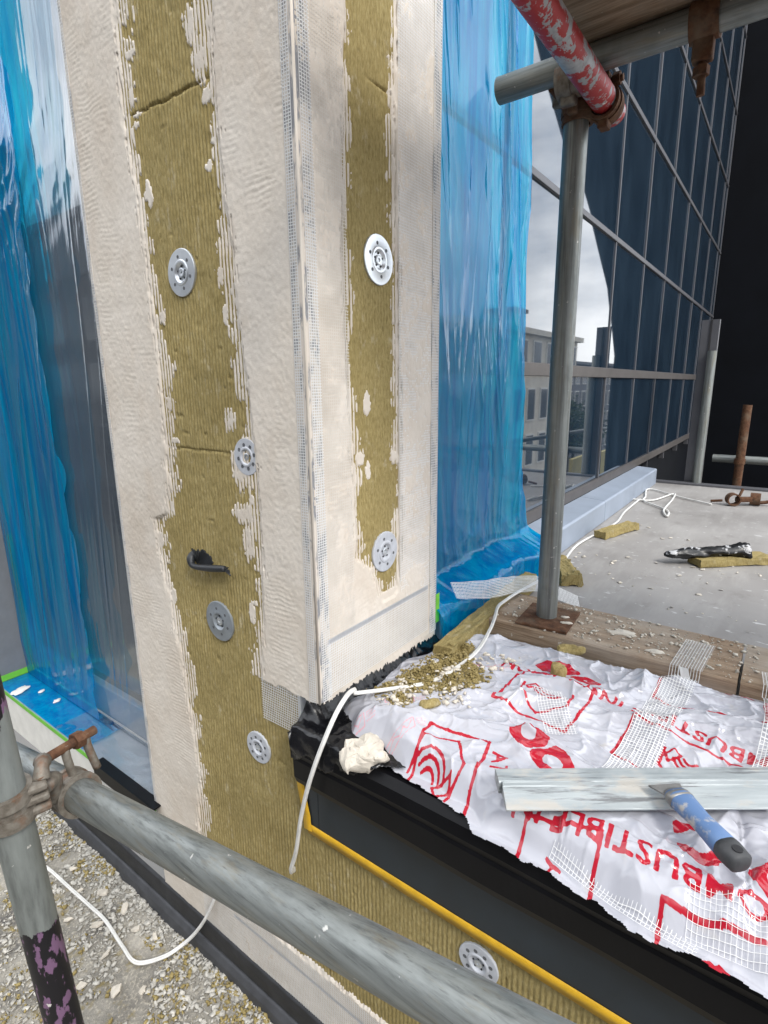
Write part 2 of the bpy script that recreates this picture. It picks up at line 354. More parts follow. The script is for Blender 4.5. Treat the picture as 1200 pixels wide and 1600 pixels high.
class G:
    """collects shapes for one mesh"""
    def __init__(s): s.v = []; s.f = []
    def add(s, V, F):
        b = len(s.v); s.v += [tuple(map(float, p)) for p in V]; s.f += [tuple(int(i) + b for i in f) for f in F]; return s
    def box(s, a, b):
        (x0, y0, z0), (x1, y1, z1) = a, b
        return s.add([(x0, y0, z0), (x1, y0, z0), (x1, y1, z0), (x0, y1, z0), (x0, y0, z1), (x1, y0, z1), (x1, y1, z1), (x0, y1, z1)],
                     [(0, 3, 2, 1), (4, 5, 6, 7), (0, 1, 5, 4), (1, 2, 6, 5), (2, 3, 7, 6), (3, 0, 4, 7)])
    def obox(s, c, ax, ay, az):
        c = Vector(c); ax = Vector(ax); ay = Vector(ay); az = Vector(az)
        P = [c + i * ax + j * ay + k * az for k in (-1, 1) for j in (-1, 1) for i in (-1, 1)]
        return s.add(P, [(0, 2, 3, 1), (4, 5, 7, 6), (0, 1, 5, 4), (1, 3, 7, 5), (3, 2, 6, 7), (2, 0, 4, 6)])
    def tube(s, p0, p1, r, n=24, r1=None, wall=None, caps=True):
        p0 = Vector(p0); p1 = Vector(p1); r1 = r if r1 is None else r1
        d = (p1 - p0).normalized(); a = d.orthogonal().normalized(); b = d.cross(a)
        ring = lambda p, rr: [p + (a * math.cos(2 * PI * i / n) + b * math.sin(2 * PI * i / n)) * rr for i in range(n)]
        q = lambda o1, o2: [(o1 + i, o1 + (i + 1) % n, o2 + (i + 1) % n, o2 + i) for i in range(n)]
        V = ring(p0, r) + ring(p1, r1); F = q(0, n)
        if wall:
            V += ring(p0, r - wall) + ring(p1, r1 - wall)
            F += q(2 * n, 0) + q(n, 3 * n)
            F += [tuple(reversed(f)) for f in q(2 * n, 3 * n)]
        elif caps:
            F += [tuple(reversed(range(n))), tuple(range(n, 2 * n))]
        return s.add(V, F)
    def lathe(s, c, axis, prof, n=32):
        """prof: list of (radius, height along axis)"""
        c = Vector(c); d = Vector(axis).normalized(); a = d.orthogonal().normalized(); b = d.cross(a)
        V = []; F = []
        for (r, h) in prof: V += [c + d * h + (a * math.cos(2 * PI * i / n) + b * math.sin(2 * PI * i / n)) * r for i in range(n)]
        for k in range(len(prof) - 1):
            F += [(k * n + i, k * n + (i + 1) % n, (k + 1) * n + (i + 1) % n, (k + 1) * n + i) for i in range(n)]
        return s.add(V, F)
    def prism(s, poly, d0, d1):
        """poly: list of 3D points (a closed face); extruded from offset d0 to d1"""
        n = len(poly); d0 = Vector(d0); d1 = Vector(d1)
        V = [Vector(p) + d0 for p in poly] + [Vector(p) + d1 for p in poly]
        F = [tuple(range(n)), tuple(reversed(range(n, 2 * n)))] + [(i, n + i, n + (i + 1) % n, (i + 1) % n) for i in range(n)]
        return s.add(V, F)
    def path(s, pts, r, n=8, sub=6, rfn=None):
        P = [Vector(p) for p in pts]; Q = []
        if sub > 1:
            for i in range(len(P) - 1):
                p0 = P[max(i - 1, 0)]; p1 = P[i]; p2 = P[i + 1]; p3 = P[min(i + 2, len(P) - 1)]
                for k in range(sub):
                    t = k / sub
                    Q.append(0.5 * ((2 * p1) + (p2 - p0) * t + (2 * p0 - 5 * p1 + 4 * p2 - p3) * t * t + (3 * p1 - p0 - 3 * p2 + p3) * t ** 3))
            Q.append(P[-1])
        else: Q = P
        V = []; F = []; up = Vector((0, 0, 1)); a = None
        for i, p in enumerate(Q):
            d = (Q[min(i + 1, len(Q) - 1)] - Q[max(i - 1, 0)]).normalized()
            a = (d.orthogonal() if a is None else (a - d * a.dot(d))).normalized(); b = d.cross(a)
            rr = r if rfn is None else rfn(i / (len(Q) - 1))
            V += [p + (a * math.cos(2 * PI * k / n) + b * math.sin(2 * PI * k / n)) * rr for k in range(n)]
        for i in range(len(Q) - 1):
            F += [(i * n + k, i * n + (k + 1) % n, (i + 1) * n + (k + 1) % n, (i + 1) * n + k) for k in range(n)]
        F += [tuple(reversed(range(n))), tuple(range((len(Q) - 1) * n, len(Q) * n))]
        return s.add(V, F)
    def build(s, name, mat, parent=None, base=None, smooth=False, bevel=0.0, auto=None):
        o = mk(name, np.array(s.v), s.f, mat, parent, base, smooth or auto is not None)
        if auto is not None:
            bm = bmesh.new(); bm.from_mesh(o.data)
            for e in bm.edges:
                e.smooth = not (len(e.link_faces) == 2 and e.calc_face_angle(0) > auto)
            bm.to_mesh(o.data); bm.free()
        if bevel:
            b = o.modifiers.new('bevel', 'BEVEL'); b.width = bevel; b.segments = 2; b.limit_method = 'ANGLE'
        return o

def grid_mesh(name, P, cells, mat, parent=None, base=None, smooth=True, attrs=None):
    """P (nu,nv,3) world points; cells (nu-1,nv-1) bool; returns object with only the wanted cells"""
    nu, nv = P.shape[:2]
    idx = np.arange(nu * nv).reshape(nu, nv)
    q = np.stack([idx[:-1, :-1], idx[1:, :-1], idx[1:, 1:], idx[:-1, 1:]], -1)[cells]
    used, inv = np.unique(q.ravel(), return_inverse=True)
    o = mk(name, P.reshape(-1, 3)[used], inv.reshape(-1, 4), mat, parent, base, smooth)
    if attrs:
        for k, a in attrs.items():
            at = o.data.attributes.new(k, 'FLOAT', 'POINT'); at.data.foreach_set('value', a.reshape(-1)[used].astype(np.float32))
    return o

def fabric(name, fn, u0, u1, v0, v1, pitch, width, mat, parent=None, base=None, nseg=6, keep=None, skip=0.0, pitch_v=None):
    """woven mesh: separate flat strands both ways, joined as one part. fn(u,v)->(...,3) world"""
    Vs = []; Fs = []; nb = 0
    pv = pitch_v or pitch
    def strand(A, B):
        nonlocal nb
        k = len(A)
        Vs.append(np.concatenate([A, B])); i = np.arange(k - 1)
        Fs.append(np.stack([i, i + 1, i + 1 + k, i + k], -1) + nb); nb += 2 * k
    for u in np.arange(u0, u1 + 1e-6, pitch):
        if rng.random() < skip: continue
        t = np.linspace(v0, v1, max(2, int(nseg * (v1 - v0) / (u1 - u0 + 1e-9)) + 2)) if nseg > 1 else np.array([v0, v1])
        j = rng.normal(0, pitch * 0.04)
        strand(fn(np.full_like(t, u - width / 2 + j), t), fn(np.full_like(t, u + width / 2 + j), t))
    for v in np.arange(v0, v1 + 1e-6, pv):
        if rng.random() < skip: continue
        t = np.linspace(u0, u1, nseg + 1)
        j = rng.normal(0, pitch * 0.04)
        strand(fn(t, np.full_like(t, v - width / 2 + j)), fn(t, np.full_like(t, v + width / 2 + j)))
    F = np.concatenate(Fs); V = np.concatenate(Vs)
    if keep is not None:
        c = V[F].mean(1); F = F[keep(c)]
    o = mk(name, V, F, mat, parent, base)
    o['kind'] = 'stuff'
    return o

# ================================================================== SETTING
def slab(name, a, b, mat, label=None):
    g = G().box(a, b); o = g.build(name, mat, base=((a[0] + b[0]) / 2, (a[1] + b[1]) / 2, a[2])); o['kind'] = 'structure'; return o
gr = G().add([(-900, -900, -9), (900, -900, -9), (900, 900, -9), (-900, 900, -9)], [(0, 1, 2, 3)]).build('ground', M['ground']); gr['kind'] = 'structure'
deck = G().box((0.012, -7, -0.30), (3.08, 0.13, -0.002)).build('roof_deck', M['deck'], base=(1.5, -3, -0.3), bevel=0.004); deck['kind'] = 'structure'
lip = G().box((3.082, -7, -0.10), (3.13, 0.10, 0.012)).build('deck_edge_trim', M['mullion'], deck, bevel=0.004)
ledge_pts_x = np.linspace(-1.6, 0.004, 220); ledge_pts_y = np.linspace(-1.2, 2.2, 400)
LX, LY = np.meshgrid(ledge_pts_x, ledge_pts_y, indexing='ij')
def floor_z(x, y): return -0.806 + 0.010 * fbm(x * 9, y * 9, 4, 5) + 0.012 * sstep(-0.16, -0.03, x) * (1 + fbm(x * 14, y * 14, 3, 8))
LP = np.stack([LX, LY, floor_z(LX, LY)], -1)
led = grid_mesh('ledge', LP, np.ones((219, 399), bool), M['ledge']); led['kind'] = 'structure'

# ================================================================== PIER
pier = thing('insulated_pier', (0.19, 0.3, -0.71), 'tall corner pier of yellow mineral wool half coated in cream mortar and mesh', 'pier')
G().box((0.006, 0.055, -0.80), (0.379, 0.597, 1.60)).build('core', M['wool'], pier)
G().box((0.006, 0.006, 0.062), (0.379, 0.056, 1.60)).build('core', M['wool'], pier)
ST = 0.0026
SU = 0.0014
RP = 0.0086
def wool_h(u, v, seed):
    w = u + 0.0006 * vn(u * 8, v * 9, seed)
    r = np.cos(2 * PI * w / RP)
    amp = 0.00115 * (0.55 + 0.45 * vn(u * 12, v * 10, seed + 1))
    return amp * r + 0.0007 * fbm(u * 260, v * 90, 3, seed + 2) + 0.0012 * fbm(u * 30, v * 30, 3, seed + 3) - 0.002 * sstep(0.8, 0.97, vn(u * 60, v * 60, seed + 4))
def render_h(u, v, seed, ripple=1.0):
    h = 0.0048 + 0.0007 * fbm(u * 28, v * 28, 4, seed) + 0.0004 * fbm(u * 200, v * 200, 3, seed + 1)
    ph = 2 * PI * (v + 0.10 * u * vn(u * 3, v * 3, seed + 8) + 0.007 * fbm(u * 22, v * 26, 3, seed + 2)) / 0.0085
    h = h + ripple * 0.00042 * np.sin(ph) * sstep(-0.1, 0.7, fbm(u * 14, v * 9, 3, seed + 3))
    h = h + 0.0003 * sstep(0.0, 0.04, vn(u * 4, v * 7, seed + 4))
    return h
def dashes(dist, u, v, seed, reach=0.040):
    """ragged mortar edge: solid beyond the line, then broken vertical dashes left in the grooves between the wool ribs"""
    g = 0.5 - 0.5 * np.cos(2 * PI * u / RP); idg = np.floor(u / RP)
    e = dist + 0.011 * fbm(u / 0.030, v / 0.034, 3, seed + 2) + 0.0045 * vn(u / 0.005, v / 0.005, seed + 3) + 0.006 * vn(idg * 5.13, v / 0.022, seed + 6)
    reach = reach * (0.35 + 0.9 * sstep(-0.4, 0.6, vn(u * 2, v / 0.05, seed + 7)))
    prob = sstep(-1.0, 0.0, e / reach)
    n1 = 0.5 + 0.5 * (0.55 * vn(idg * 7.31, v / 0.013, seed) + 0.45 * vn(u / 0.02, v / 0.03, seed + 1))
    s1 = np.where(g > 0.50 + 0.25 * vn(idg * 3.3, v / 0.01, seed + 5), (prob * 0.86 - n1) * 0.02, -1)
    n2 = 0.5 + 0.5 * vn(idg * 2.71 + 40, v / 0.015, seed + 4)
    s2 = np.where((g < 0.30) & (e < 0.016), (e / 0.016 - n2 * 1.25) * 0.02, 1)
    return np.maximum(np.minimum(e, s2), s1)
def facade(prefix, U, V, sfield, valid, edge, to_world, boards, splits, par, seed, ripple=1.0, depth=0.004):
    """U,V (nu,nv) grids. sfield>0 = mortar. boards: v breaks. splits: u breaks for the mortar coats."""
    rmask = (sfield > 0) & valid
    wh = wool_h(U, V, seed)
    for b in boards[1:-1]:
        bb = b(U) if callable(b) else b
        wh = wh - (0.0030 if not callable(b) else 0.0050) * np.exp(-((V - bb - 0.0015 * vn(U * 90, V * 0, 3)) / 0.0020) ** 2) * sstep(-.7, .3, vn(U * 14, V * 0, 88))
    rh = render_h(U, V, seed + 20, ripple)
    k = rmask.astype(float)
    for _ in range(1):
        k = (k + np.roll(k, 1, 0) + np.roll(k, -1, 0) + np.roll(k, 1, 1) + np.roll(k, -1, 1)) / 5
    body = sstep(0.0, 0.014, edge + 0.010 * fbm(U / 0.012, V / 0.03, 2, seed + 33)) if edge is not None else 1.0
    thick = np.where(rmask, np.maximum(0.0012 + 0.0003 * fbm(U * 150, V * 150, 2, seed + 9) + (rh - 0.0012) * body, wh + 0.0003), wh - 0.0006)
    cell = lambda m: m[:-1, :-1] | m[1:, :-1] | m[1:, 1:] | m[:-1, 1:]
    call = lambda m: m[:-1, :-1] & m[1:, :-1] & m[1:, 1:] & m[:-1, 1:]
    vc = call(valid); rc = cell(rmask) & vc; wc_ = ~call(rmask) & vc
    uc = (U[:-1, :-1] + U[1:, 1:]) / 2; vcn = (V[:-1, :-1] + V[1:, 1:]) / 2
    Pw = to_world(U, V, wh); Pr = to_world(U, V, thick)
    for i in range(len(boards) - 1):
        lo = boards[i](uc) if callable(boards[i]) else boards[i]; hi = boards[i + 1](uc) if callable(boards[i + 1]) else boards[i + 1]
        m = wc_ & (vcn >= lo) & (vcn < hi)
        if m.any(): grid_mesh('insulation_board', Pw, m, M['wool'], par)
    for i in range(len(splits) - 1):
        m = rc & (uc >= splits[i]) & (uc < splits[i + 1])
        if m.any(): grid_mesh('mortar_coat', Pr, m, M['render'], par)
    return thick

# ---- left-hand face (plane x = 0)
zs = np.array([-0.8, -0.55, -0.40, -0.25, 0.00, 0.06, 0.20, 0.26, 0.33, 0.345, 0.40, 0.44, 0.61, 0.88, 1.07, 1.25, 1.6])
eL = np.array([0.41, 0.40, 0.392, 0.371, 0.395, 0.402, 0.425, 0.446, 0.446, 0.40, 0.375, 0.381, 0.371, 0.377, 0.404, 0.398, 0.40])
eR = np.array([0.165, 0.165, 0.165, 0.165, 0.165, 0.165, 0.150, 0.145, 0.140, 0.140, 0.140, 0.141, 0.156, 0.176, 0.188, 0.176, 0.17])
u = np.arange(0, 0.6001, SU); v = np.arange(-0.712, 1.50, ST)
U, V = np.meshgrid(u, v, indexing='ij')
def blob(U, V, cu, cv, ru, rv): return 0.022 - 0.022 * np.sqrt(((U - cu) / ru) ** 2 + ((V - cv) / rv) ** 2)
dist = np.maximum(np.interp(V, zs, eR) - U, U - np.interp(V, zs, eL))
notch = (V < 0.052 + 0.004 * vn(U * 120, V * 0, 61)) & (U < 0.30)
dist = np.where(notch, -0.05, dist - 0.011)
base_s = (-0.565 - V) + 0.008 * fbm(U / 0.02, V / 0.02, 3, 31)
s = np.maximum(np.where(notch, -1, dashes(dist, U, V, 40, 0.052)), base_s)
for (cu, cv, ru, rv) in [(0.170, 0.455, 0.026, 0.030), (0.172, 0.375, 0.030, 0.016), (0.160, 0.325, 0.014, 0.035), (0.186, 0.545, 0.016, 0.018), (0.200, 1.10, 0.018, 0.03), (0.215, 1.15, 0.02, 0.025)]:
    s = np.maximum(s, np.where(notch, -1, dashes(blob(U, V, cu, cv, ru, rv), U, V, 43, 0.012)))
_r = np.random.default_rng(5)
for q in range(34):
    cv = _r.uniform(-0.5, 1.3); side = q % 2; cu = float(np.interp(cv, zs, eL if side else eR)) + (_r.uniform(-0.022, 0.006) if side else _r.uniform(-0.006, 0.022))
    ru = _r.uniform(.004, .014); rv = _r.uniform(.004, .020)
    if cv < 0.10 and not side: continue
    sl = (np.abs(U - cu) < .06) & (np.abs(V - cv) < .06)
    bq = blob(U, V, cu, cv, ru, rv) + 0.010 * fbm(U * 130, V * 160, 3, 200 + q)
    s = np.where(sl, np.maximum(s, bq), s)
valid = ((U > 0.047) | (V < -0.204) | (V > 0.052 + 0.003 * vn(U * 150, V * 0, 62)))
fL = lambda U, V, h: np.stack([-h, U, V], -1)
jL = lambda U: 1.072 + 0.004 * vn(np.asarray(U) * 20, np.asarray(U) * 0, 9)
facade('L', U, V, s, valid, np.maximum(dist, base_s), fL, [-5, 0.486, jL, 5], [-1, 0.28, 2], pier, 100)

# ---- right-hand face (plane y = 0)
zr = np.array([0.0, 0.175, 0.19, 0.26, 0.295, 0.43, 0.65, 0.82, 1.0, 1.2, 1.6])
a0 = np.array([0.21, 0.209, 0.199, 0.165, 0.120, 0.122, 0.104, 0.102, 0.113, 0.127, 0.13])
a1 = np.array([0.19, 0.208, 0.222, 0.236, 0.236, 0.237, 0.233, 0.230, 0.221, 0.232, 0.235])
u = np.arange(0, 0.3851, SU); v = np.arange(0.02, 1.50, ST)
U, V = np.meshgrid(u, v, indexing='ij')
dist = np.maximum(np.interp(V, zr, a0) - U, U - np.interp(V, zr, a1)) - 0.006; dist = np.where(V < 0.183, 0.05, dist)
s = dashes(dist, U + 0.004, V, 70, 0.032)
for (cu, cv, ru, rv) in [(0.150, 0.452, 0.007, 0.016), (0.128, 0.475, 0.012, 0.012), (0.230, 0.468, 0.010, 0.012), (0.150, 0.57, 0.010, 0.02)]: s = np.maximum(s, blob(U, V, cu, cv, ru, rv) + 0.006 * vn(U * 200, V * 200, 5))
s = np.where(V < 0.20, np.maximum(s, 0.02 + (0.19 - V)), s)
valid = V > 0.052 - 0.05 * U + 0.004 * vn(U * 160, V * 0, 63) + 0.003 * vn(U * 420, V * 0, 64)
fR = lambda U, V, h: np.stack([U, -h, V], -1)
jR = lambda U: 1.078 + 0.02 * (np.asarray(U) - 0.17)
facade('R', U, V, s, valid, dist, fR, [-5, jR, 5], [-1, 0.172, 2], pier, 200, 0.6)

# ---- embedded fibre mesh and corner beads on the pier
def onL(h): return lambda a, b: np.stack([np.full_like(a, -h), a, b], -1)
def onR(h): return lambda a, b: np.stack([a, np.full_like(a, -h), b], -1)
fabric('reinforcing_mesh', onR(0.0053), 0.030, 0.098, 0.17, 1.49, 0.005, 0.0011, M['meshcream'], pier, nseg=1)
fabric('reinforcing_mesh', onR(0.0051), 0.245, 0.36, 0.17, 1.49, 0.005, 0.0011, M['mesh'], pier, nseg=1)
fabric('reinforcing_mesh', onR(0.0058), 0.022, 0.352, 0.062, 0.160, 0.005, 0.0014, M['mesh'], pier, nseg=1)
fabric('stitched_mesh_edge', onR(0.0062), 0.022, 0.352, 0.160, 0.169, 0.0024, 0.0011, M['meshblue'], pier, nseg=1)
fabric('mesh_tail', onL(0.0042), 0.046, 0.150, -0.028, 0.060, 0.005, 0.0013, M['mesh'], pier, nseg=1)
g = G().box((-0.0054, -0.0034, 0.056), (-0.0030, 0.018, 1.49)); g.build('bead_flange', M['bead'], pier)
g = G().box((-0.0028, -0.0053, 0.056), (0.026, -0.004, 1.49)); g.build('bead_flange', M['bead'], pier)
fabric('bead_mesh', onL(0.0059), 0.0035, 0.0190, 0.056, 1.49, 0.005, 0.0014, M['mesh'], pier, nseg=1, pitch_v=0.0045)
fabric('bead_mesh', onR(0.0059), 0.0035, 0.0270, 0.056, 1.49, 0.005, 0.0014, M['mesh'], pier, nseg=1, pitch_v=0.0045)
G().tube((-0.0042, -0.0042, 0.055), (-0.0042, -0.0042, 1.49), 0.0023, 10).build('bead_nose', M['render'], pier, smooth=True)
G().box((0.360, -0.0058, 0.05), (0.3862, -0.004, 1.49)).build('bead_flange', M['bead'], pier)
fabric('bead_mesh', onR(0.0065), 0.361, 0.3865, 0.05, 1.49, 0.005, 0.0016, M['mesh'], pier, nseg=1, pitch_v=0.0055)
G().box((-0.0052, 0.592, -0.56), (-0.003, 0.6015, 1.49)).build('bead_flange', M['bead'], pier)
fabric('bead_mesh', onL(0.0058), 0.5925, 0.602, -0.56, 1.49, 0.0045, 0.0014, M['mesh'], pier, nseg=1, pitch_v=0.0055)
# perforated metal angle below the corner
g = G()
for k in range(9): g.box((-0.0030, 0.0475, -0.030 + k * 0.0095), (-0.0018, 0.0505, -0.0225 + k * 0.0095))
g.box((-0.0032, 0.0445, -0.032), (-0.0016, 0.0475, 0.058)); g.box((-0.0032, 0.0505, -0.032), (-0.0016, 0.0525, 0.058)); g.box((-0.0018, 0.0440, -0.032), (0.03, 0.0452, 0.058))
g.build('perforated_angle', M['zinc'], pier)
# pier underside, near-black to paint in the shade of the gap to the roof
G().box((0.001, 0.001, 0.0545), (0.380, 0.054, 0.0615)).build('underside_shade', M['hole'], pier)

def washer(c, nrm, r, parent, mat, plate=True, nh=6, hr=0.0030, ring=0.027, h0=0.0):
    c = Vector(c); nrm = Vector(nrm)
    g = G().lathe(c, nrm, [(r, h0 - 0.003), (r, h0 + 0.0006), (r * 0.975, h0 + 0.0014), (r * 0.55, h0 + 0.0016), (r * 0.50, h0 + 0.0030), (r * 0.42, h0 + 0.0030), (r * 0.36, h0 + 0.0008), (r * 0.30, h0 - 0.0012), (0.0002, h0 - 0.0014)], 40)
    w = g.build('fixing_washer', mat, parent, base=c, auto=0.6)
    a = nrm.orthogonal().normalized(); a = Vector((0, 0, 1)); b = nrm.cross(a)
    for k in range(nh):
        t = 2 * PI * k / nh + 0.2; p = c + (a * math.cos(t) + b * math.sin(t)) * ring
        G().lathe(p, nrm, [(hr, h0 + 0.0010), (hr, h0 + 0.0019), (hr * 0.6, h0 + 0.0017), (0.0001, h0 + 0.0016)], 10).build('hole', M['greyhole'], w)  # solid raised disc; the shade inside the hole is its dark colour
    sc = G().lathe(c, nrm, [(r * 0.20, h0 - 0.001), (r * 0.20, h0 + 0.0010), (r * 0.16, h0 + 0.0016), (r * 0.08, h0 + 0.0014), (r * 0.07, h0 - 0.0006), (0.0002, h0 - 0.0006)], 16).build('screw_head', M['zinc'], w, smooth=False)
    for k in range(5):
        t = 2 * PI * k / 5; p = c + (a * math.cos(t) + b * math.sin(t)) * r * 0.27
        G().lathe(p, nrm, [(r * .045, h0 - 0.0008), (r * .045, h0 + 0.0004), (0.0001, h0 + 0.0004)], 7).build('slot_shade', M['hole'], w)  # solid dark dot, painting in the shade of a screw slot
    return w
washer((-0.0022, 0.292, 0.800), (-1, 0, 0), 0.040, pier, M['zinc'])
washer((0.1875, -0.0022, 0.813), (0, -1, 0), 0.041, pier, M['zinc'])
washer((0.197, -0.0026, 0.285), (0, -1, 0), 0.040, pier, M['pale'])
washer((-0.0025, 0.266, 0.143), (-1, 0, 0), 0.042, pier, M['greyplate'])
washer((-0.0002, 0.152, 0.482), (-1, 0, 0), 0.033, pier, M['pale'], nh=8, hr=0.0036, ring=0.021)
washer((-0.0020, 0.174, -0.108), (-1, 0, 0), 0.034, pier, M['pale'], nh=9, hr=0.0030, ring=0.023)

# torn black cable stub sticking out of the wool
stub = thing('cable_stub', (-0.004, 0.30, 0.262), 'bent black cable stub poking out of the left wool stripe', 'cable')
G().path([(0.004, 0.338, 0.272), (-0.008, 0.336, 0.262), (-0.013, 0.322, 0.252), (-0.015, 0.275, 0.257), (-0.013, 0.222, 0.265)], 0.0085, 10, 6, rfn=lambda q: .0085 * (1 - .35 * q) * (1 + .18 * math.sin(9 * q))).build('sheath', M['rubber'], stub, smooth=True)
_gp = [Vector((0, 0.306 + (0.030 + 0.010 * float(vn(3 * math.cos(t), 3 * math.sin(t), 8))) * math.cos(t), 0.268 + (0.016 + 0.007 * float(vn(4 * math.cos(t), 4 * math.sin(t), 9))) * math.sin(t))) for t in np.linspace(0, 2 * PI, 28, endpoint=False)]
G().prism(_gp, (-0.0028, 0, 0), (0.002, 0, 0)).build('gouge_shade', M['rubber'], stub)  # flat black patch in place of the shaded inside of the gouge
for k in range(12):
    a = random.uniform(-1, 1)
    if k % 2: G().path([(-0.006, 0.318, 0.262), (-0.010, 0.312 + 0.008 * a, 0.276), (-0.010 - 0.004 * random.random(), 0.310 + 0.016 * a, 0.285 + 0.008 * random.random())], 0.0016, 5, 3).build('frayed_strand', M['rubber'], stub)
    else: G().path([(-0.013, 0.226, 0.264), (-0.013, 0.216, 0.263 + 0.004 * a), (-0.012, 0.210 + 0.003 * a, 0.262 + 0.008 * a)], 0.0016, 5, 3).build('frayed_strand', M['rubber'], stub)

# ================================================================== LOWER WALL under the roof edge
lw = thing('parapet_wall', (0.0, -0.5, -0.71), 'low yellow mineral wool wall with mortar base strip below the roof edge', 'wall')
u = np.arange(-1.10, 0.0005, SU); v = np.arange(-0.712, -0.202, ST)
U, V = np.meshgrid(u, v, indexing='ij')
s = (-0.568 - V) + 0.008 * fbm(U / 0.02, V / 0.02, 3, 31) + 0.003 * vn(U * 300, V * 300, 7)
facade('W', U, V, s, np.ones_like(U, bool), None, fL, [-5, 5], [-9, 9], lw, 300, 0.8)
G().box((0.006, -1.10, -0.80), (0.014, 0.055, -0.21)).build('core', M['wool'], lw)
fabric('reinforcing_mesh', onL(0.0056), -1.08, 0.42, -0.705, -0.572, 0.005, 0.0011, M['mesh'], lw, nseg=1)
fabric('stitched_mesh_edge', onL(0.0062), -1.08, 0.30, -0.612, -0.606, 0.0030, 0.0010, M['meshblue'], lw, nseg=1)
washer((-0.0020, -0.321, -0.284), (-1, 0, 0), 0.034, lw, M['pale'], nh=9, hr=0.0034, ring=0.023)

# black upstand at the foot of the wall
us = thing('upstand', (-0.02, 0.4, -0.83), 'black membrane upstand strip along the foot of the mortar wall', 'upstand')
prof = [(-0.002, -0.700), (-0.010, -0.706), (-0.013, -0.722), (-0.014, -0.752), (-0.002, -0.752)]
g = G().prism([(x, 0, z) for x, z in prof], (0, -1.1, 0), (0, 1.7, 0)); g.build('upper_strip', M['skirt'], us, bevel=0.002)
prof = [(-0.004, -0.754), (-0.018, -0.754), (-0.026, -0.770), (-0.030, -0.800), (-0.030, -0.83), (-0.004, -0.83)]
g = G().prism([(x, 0, z) for x, z in prof], (0, -1.1, 0), (0, 1.7, 0)); g.build('lower_strip', M['skirt2'], us, bevel=0.003)

# ================================================================== ROOF EDGE
re_ = thing('roof_edge_trim', (-0.01, -0.5, -0.215), 'black rounded roof edge trim over a navy metal fascia with yellow tape', 'roof edge')
g = G().box((-0.0090, -1.15, -0.212), (-0.0045, 0.006, -0.104)); g.build('fascia', M['navy'], re_)
g = G().box((-0.0085, 0.0075, -0.210), (-0.0040, 0.031, -0.106)); g.build('fascia', M['navy'], re_)
prof = [(0.06, -0.004), (-0.020, -0.006), (-0.034, -0.016), (-0.038, -0.034), (-0.034, -0.046), (-0.036, -0.052), (-0.036, -0.090), (-0.031, -0.104), (-0.018, -0.108), (-0.0035, -0.108), (-0.0035, -0.02), (0.06, -0.02)]
N = 90; Vv = []; Ff = []
ys = np.linspace(0.038, -1.15, N)
for i, yy in enumerate(ys):
    for (x, z) in prof: Vv.append((x - (0.004 * vn(yy * 6, z * 8, 3) if x < -0.01 else 0), yy, z + 0.002 * float(vn(yy * 5, x * 10, 4))))
k = len(prof)
for i in range(N - 1): Ff += [(i * k + j, i * k + (j + 1) % k, (i + 1) * k + (j + 1) % k, (i + 1) * k + j) for j in range(k)]
Ff += [tuple(range(k)), tuple(reversed(range((N - 1) * k, N * k)))]
mk('edge_trim', Vv, Ff, M['trim'], re_)
def strip(name, pts, w0, w1, mat, par, h=-0.0055, seg=60):
    """tape lying on the x = 0 wall: pts (y,z) centreline with an uneven width"""
    P = np.array(pts); t = np.linspace(0, len(P) - 1, seg); yy = np.interp(t, range(len(P)), P[:, 0]); zz = np.interp(t, range(len(P)), P[:, 1])
    dy = np.gradient(yy); dz = np.gradient(zz); L = np.hypot(dy, dz); ny, nz = -dz / L, dy / L
    w = w0 * (1 + 0.12 * vn(t * 0.7, t * 0, 5)); hh = h - 0.0006 * np.abs(vn(t * 1.3, t * 0, 6))
    A = np.stack([hh, yy + ny * w, zz + nz * w], -1); B = np.stack([hh, yy - ny * w, zz - nz * w], -1); C = A + [0.0008, 0, 0]; D = B + [0.0008, 0, 0]
    V = np.concatenate([A, B, C, D]); i = np.arange(seg - 1); n = seg
    F = np.concatenate([np.stack([i, i + 1, i + 1 + n, i + n], -1), np.stack([i, i + 2 * n, i + 1 + 2 * n, i + 1], -1), np.stack([i + n, i + 1 + n, i + 1 + 3 * n, i + 3 * n], -1)])
    return mk(name, V, F, mat, par)
strip('tape', [(0.036, -0.218), (-0.3, -0.219), (-0.7, -0.217), (-1.12, -0.219)], 0.0098, 0, M['tape'], re_, -0.0100, 110)
strip('tape', [(0.054, -0.085), (0.046, -0.14), (0.036, -0.19), (0.034, -0.222)], 0.0085, 0, M['tape'], re_, -0.0112, 40)

# black polythene over the roof edge, running up under the pier
def ridged(x, y, seed, o=3):
    s = 0; a = 1; t = 0
    for k in range(o): s = s + a * (1 - 2 * np.abs(vn(x * 2 ** k, y * 2 ** k, seed + k))); t += a; a *= .5
    return s / t
u = np.linspace(-0.075, 0.42, 200); v = np.linspace(-0.40, 0.062, 190); U, V = np.meshgrid(u, v, indexing='ij')
Z = 0.004 + 0.010 * ridged(U * 16, V * 11, 71) * 0.6 + 0.004 * ridged(U * 45, V * 40, 75)
Z = Z + 0.055 * sstep(0.0, 0.055, V) * sstep(-0.02, 0.03, U)
drop = np.clip(-0.022 - U, 0, 1)
Xb = np.where(drop > 0, -0.030 - 0.010 * np.sin(np.clip(drop / 0.03, 0, 1.5)) - 0.004 * vn(U * 60, V * 30, 4), U)
Zb = np.where(drop > 0, Z - 1.1 * drop, Z)
edge = -0.055 - 0.015 * vn(U * 0, V * 22, 9) - 0.012 * sstep(-0.03, 0.03, V) + 0.13 * sstep(-0.10, -0.27, V)
Zc = np.where(V > 0.042, np.maximum(Zb, 0.0) , Zb)
P = np.stack([Xb, V, Zc], -1)
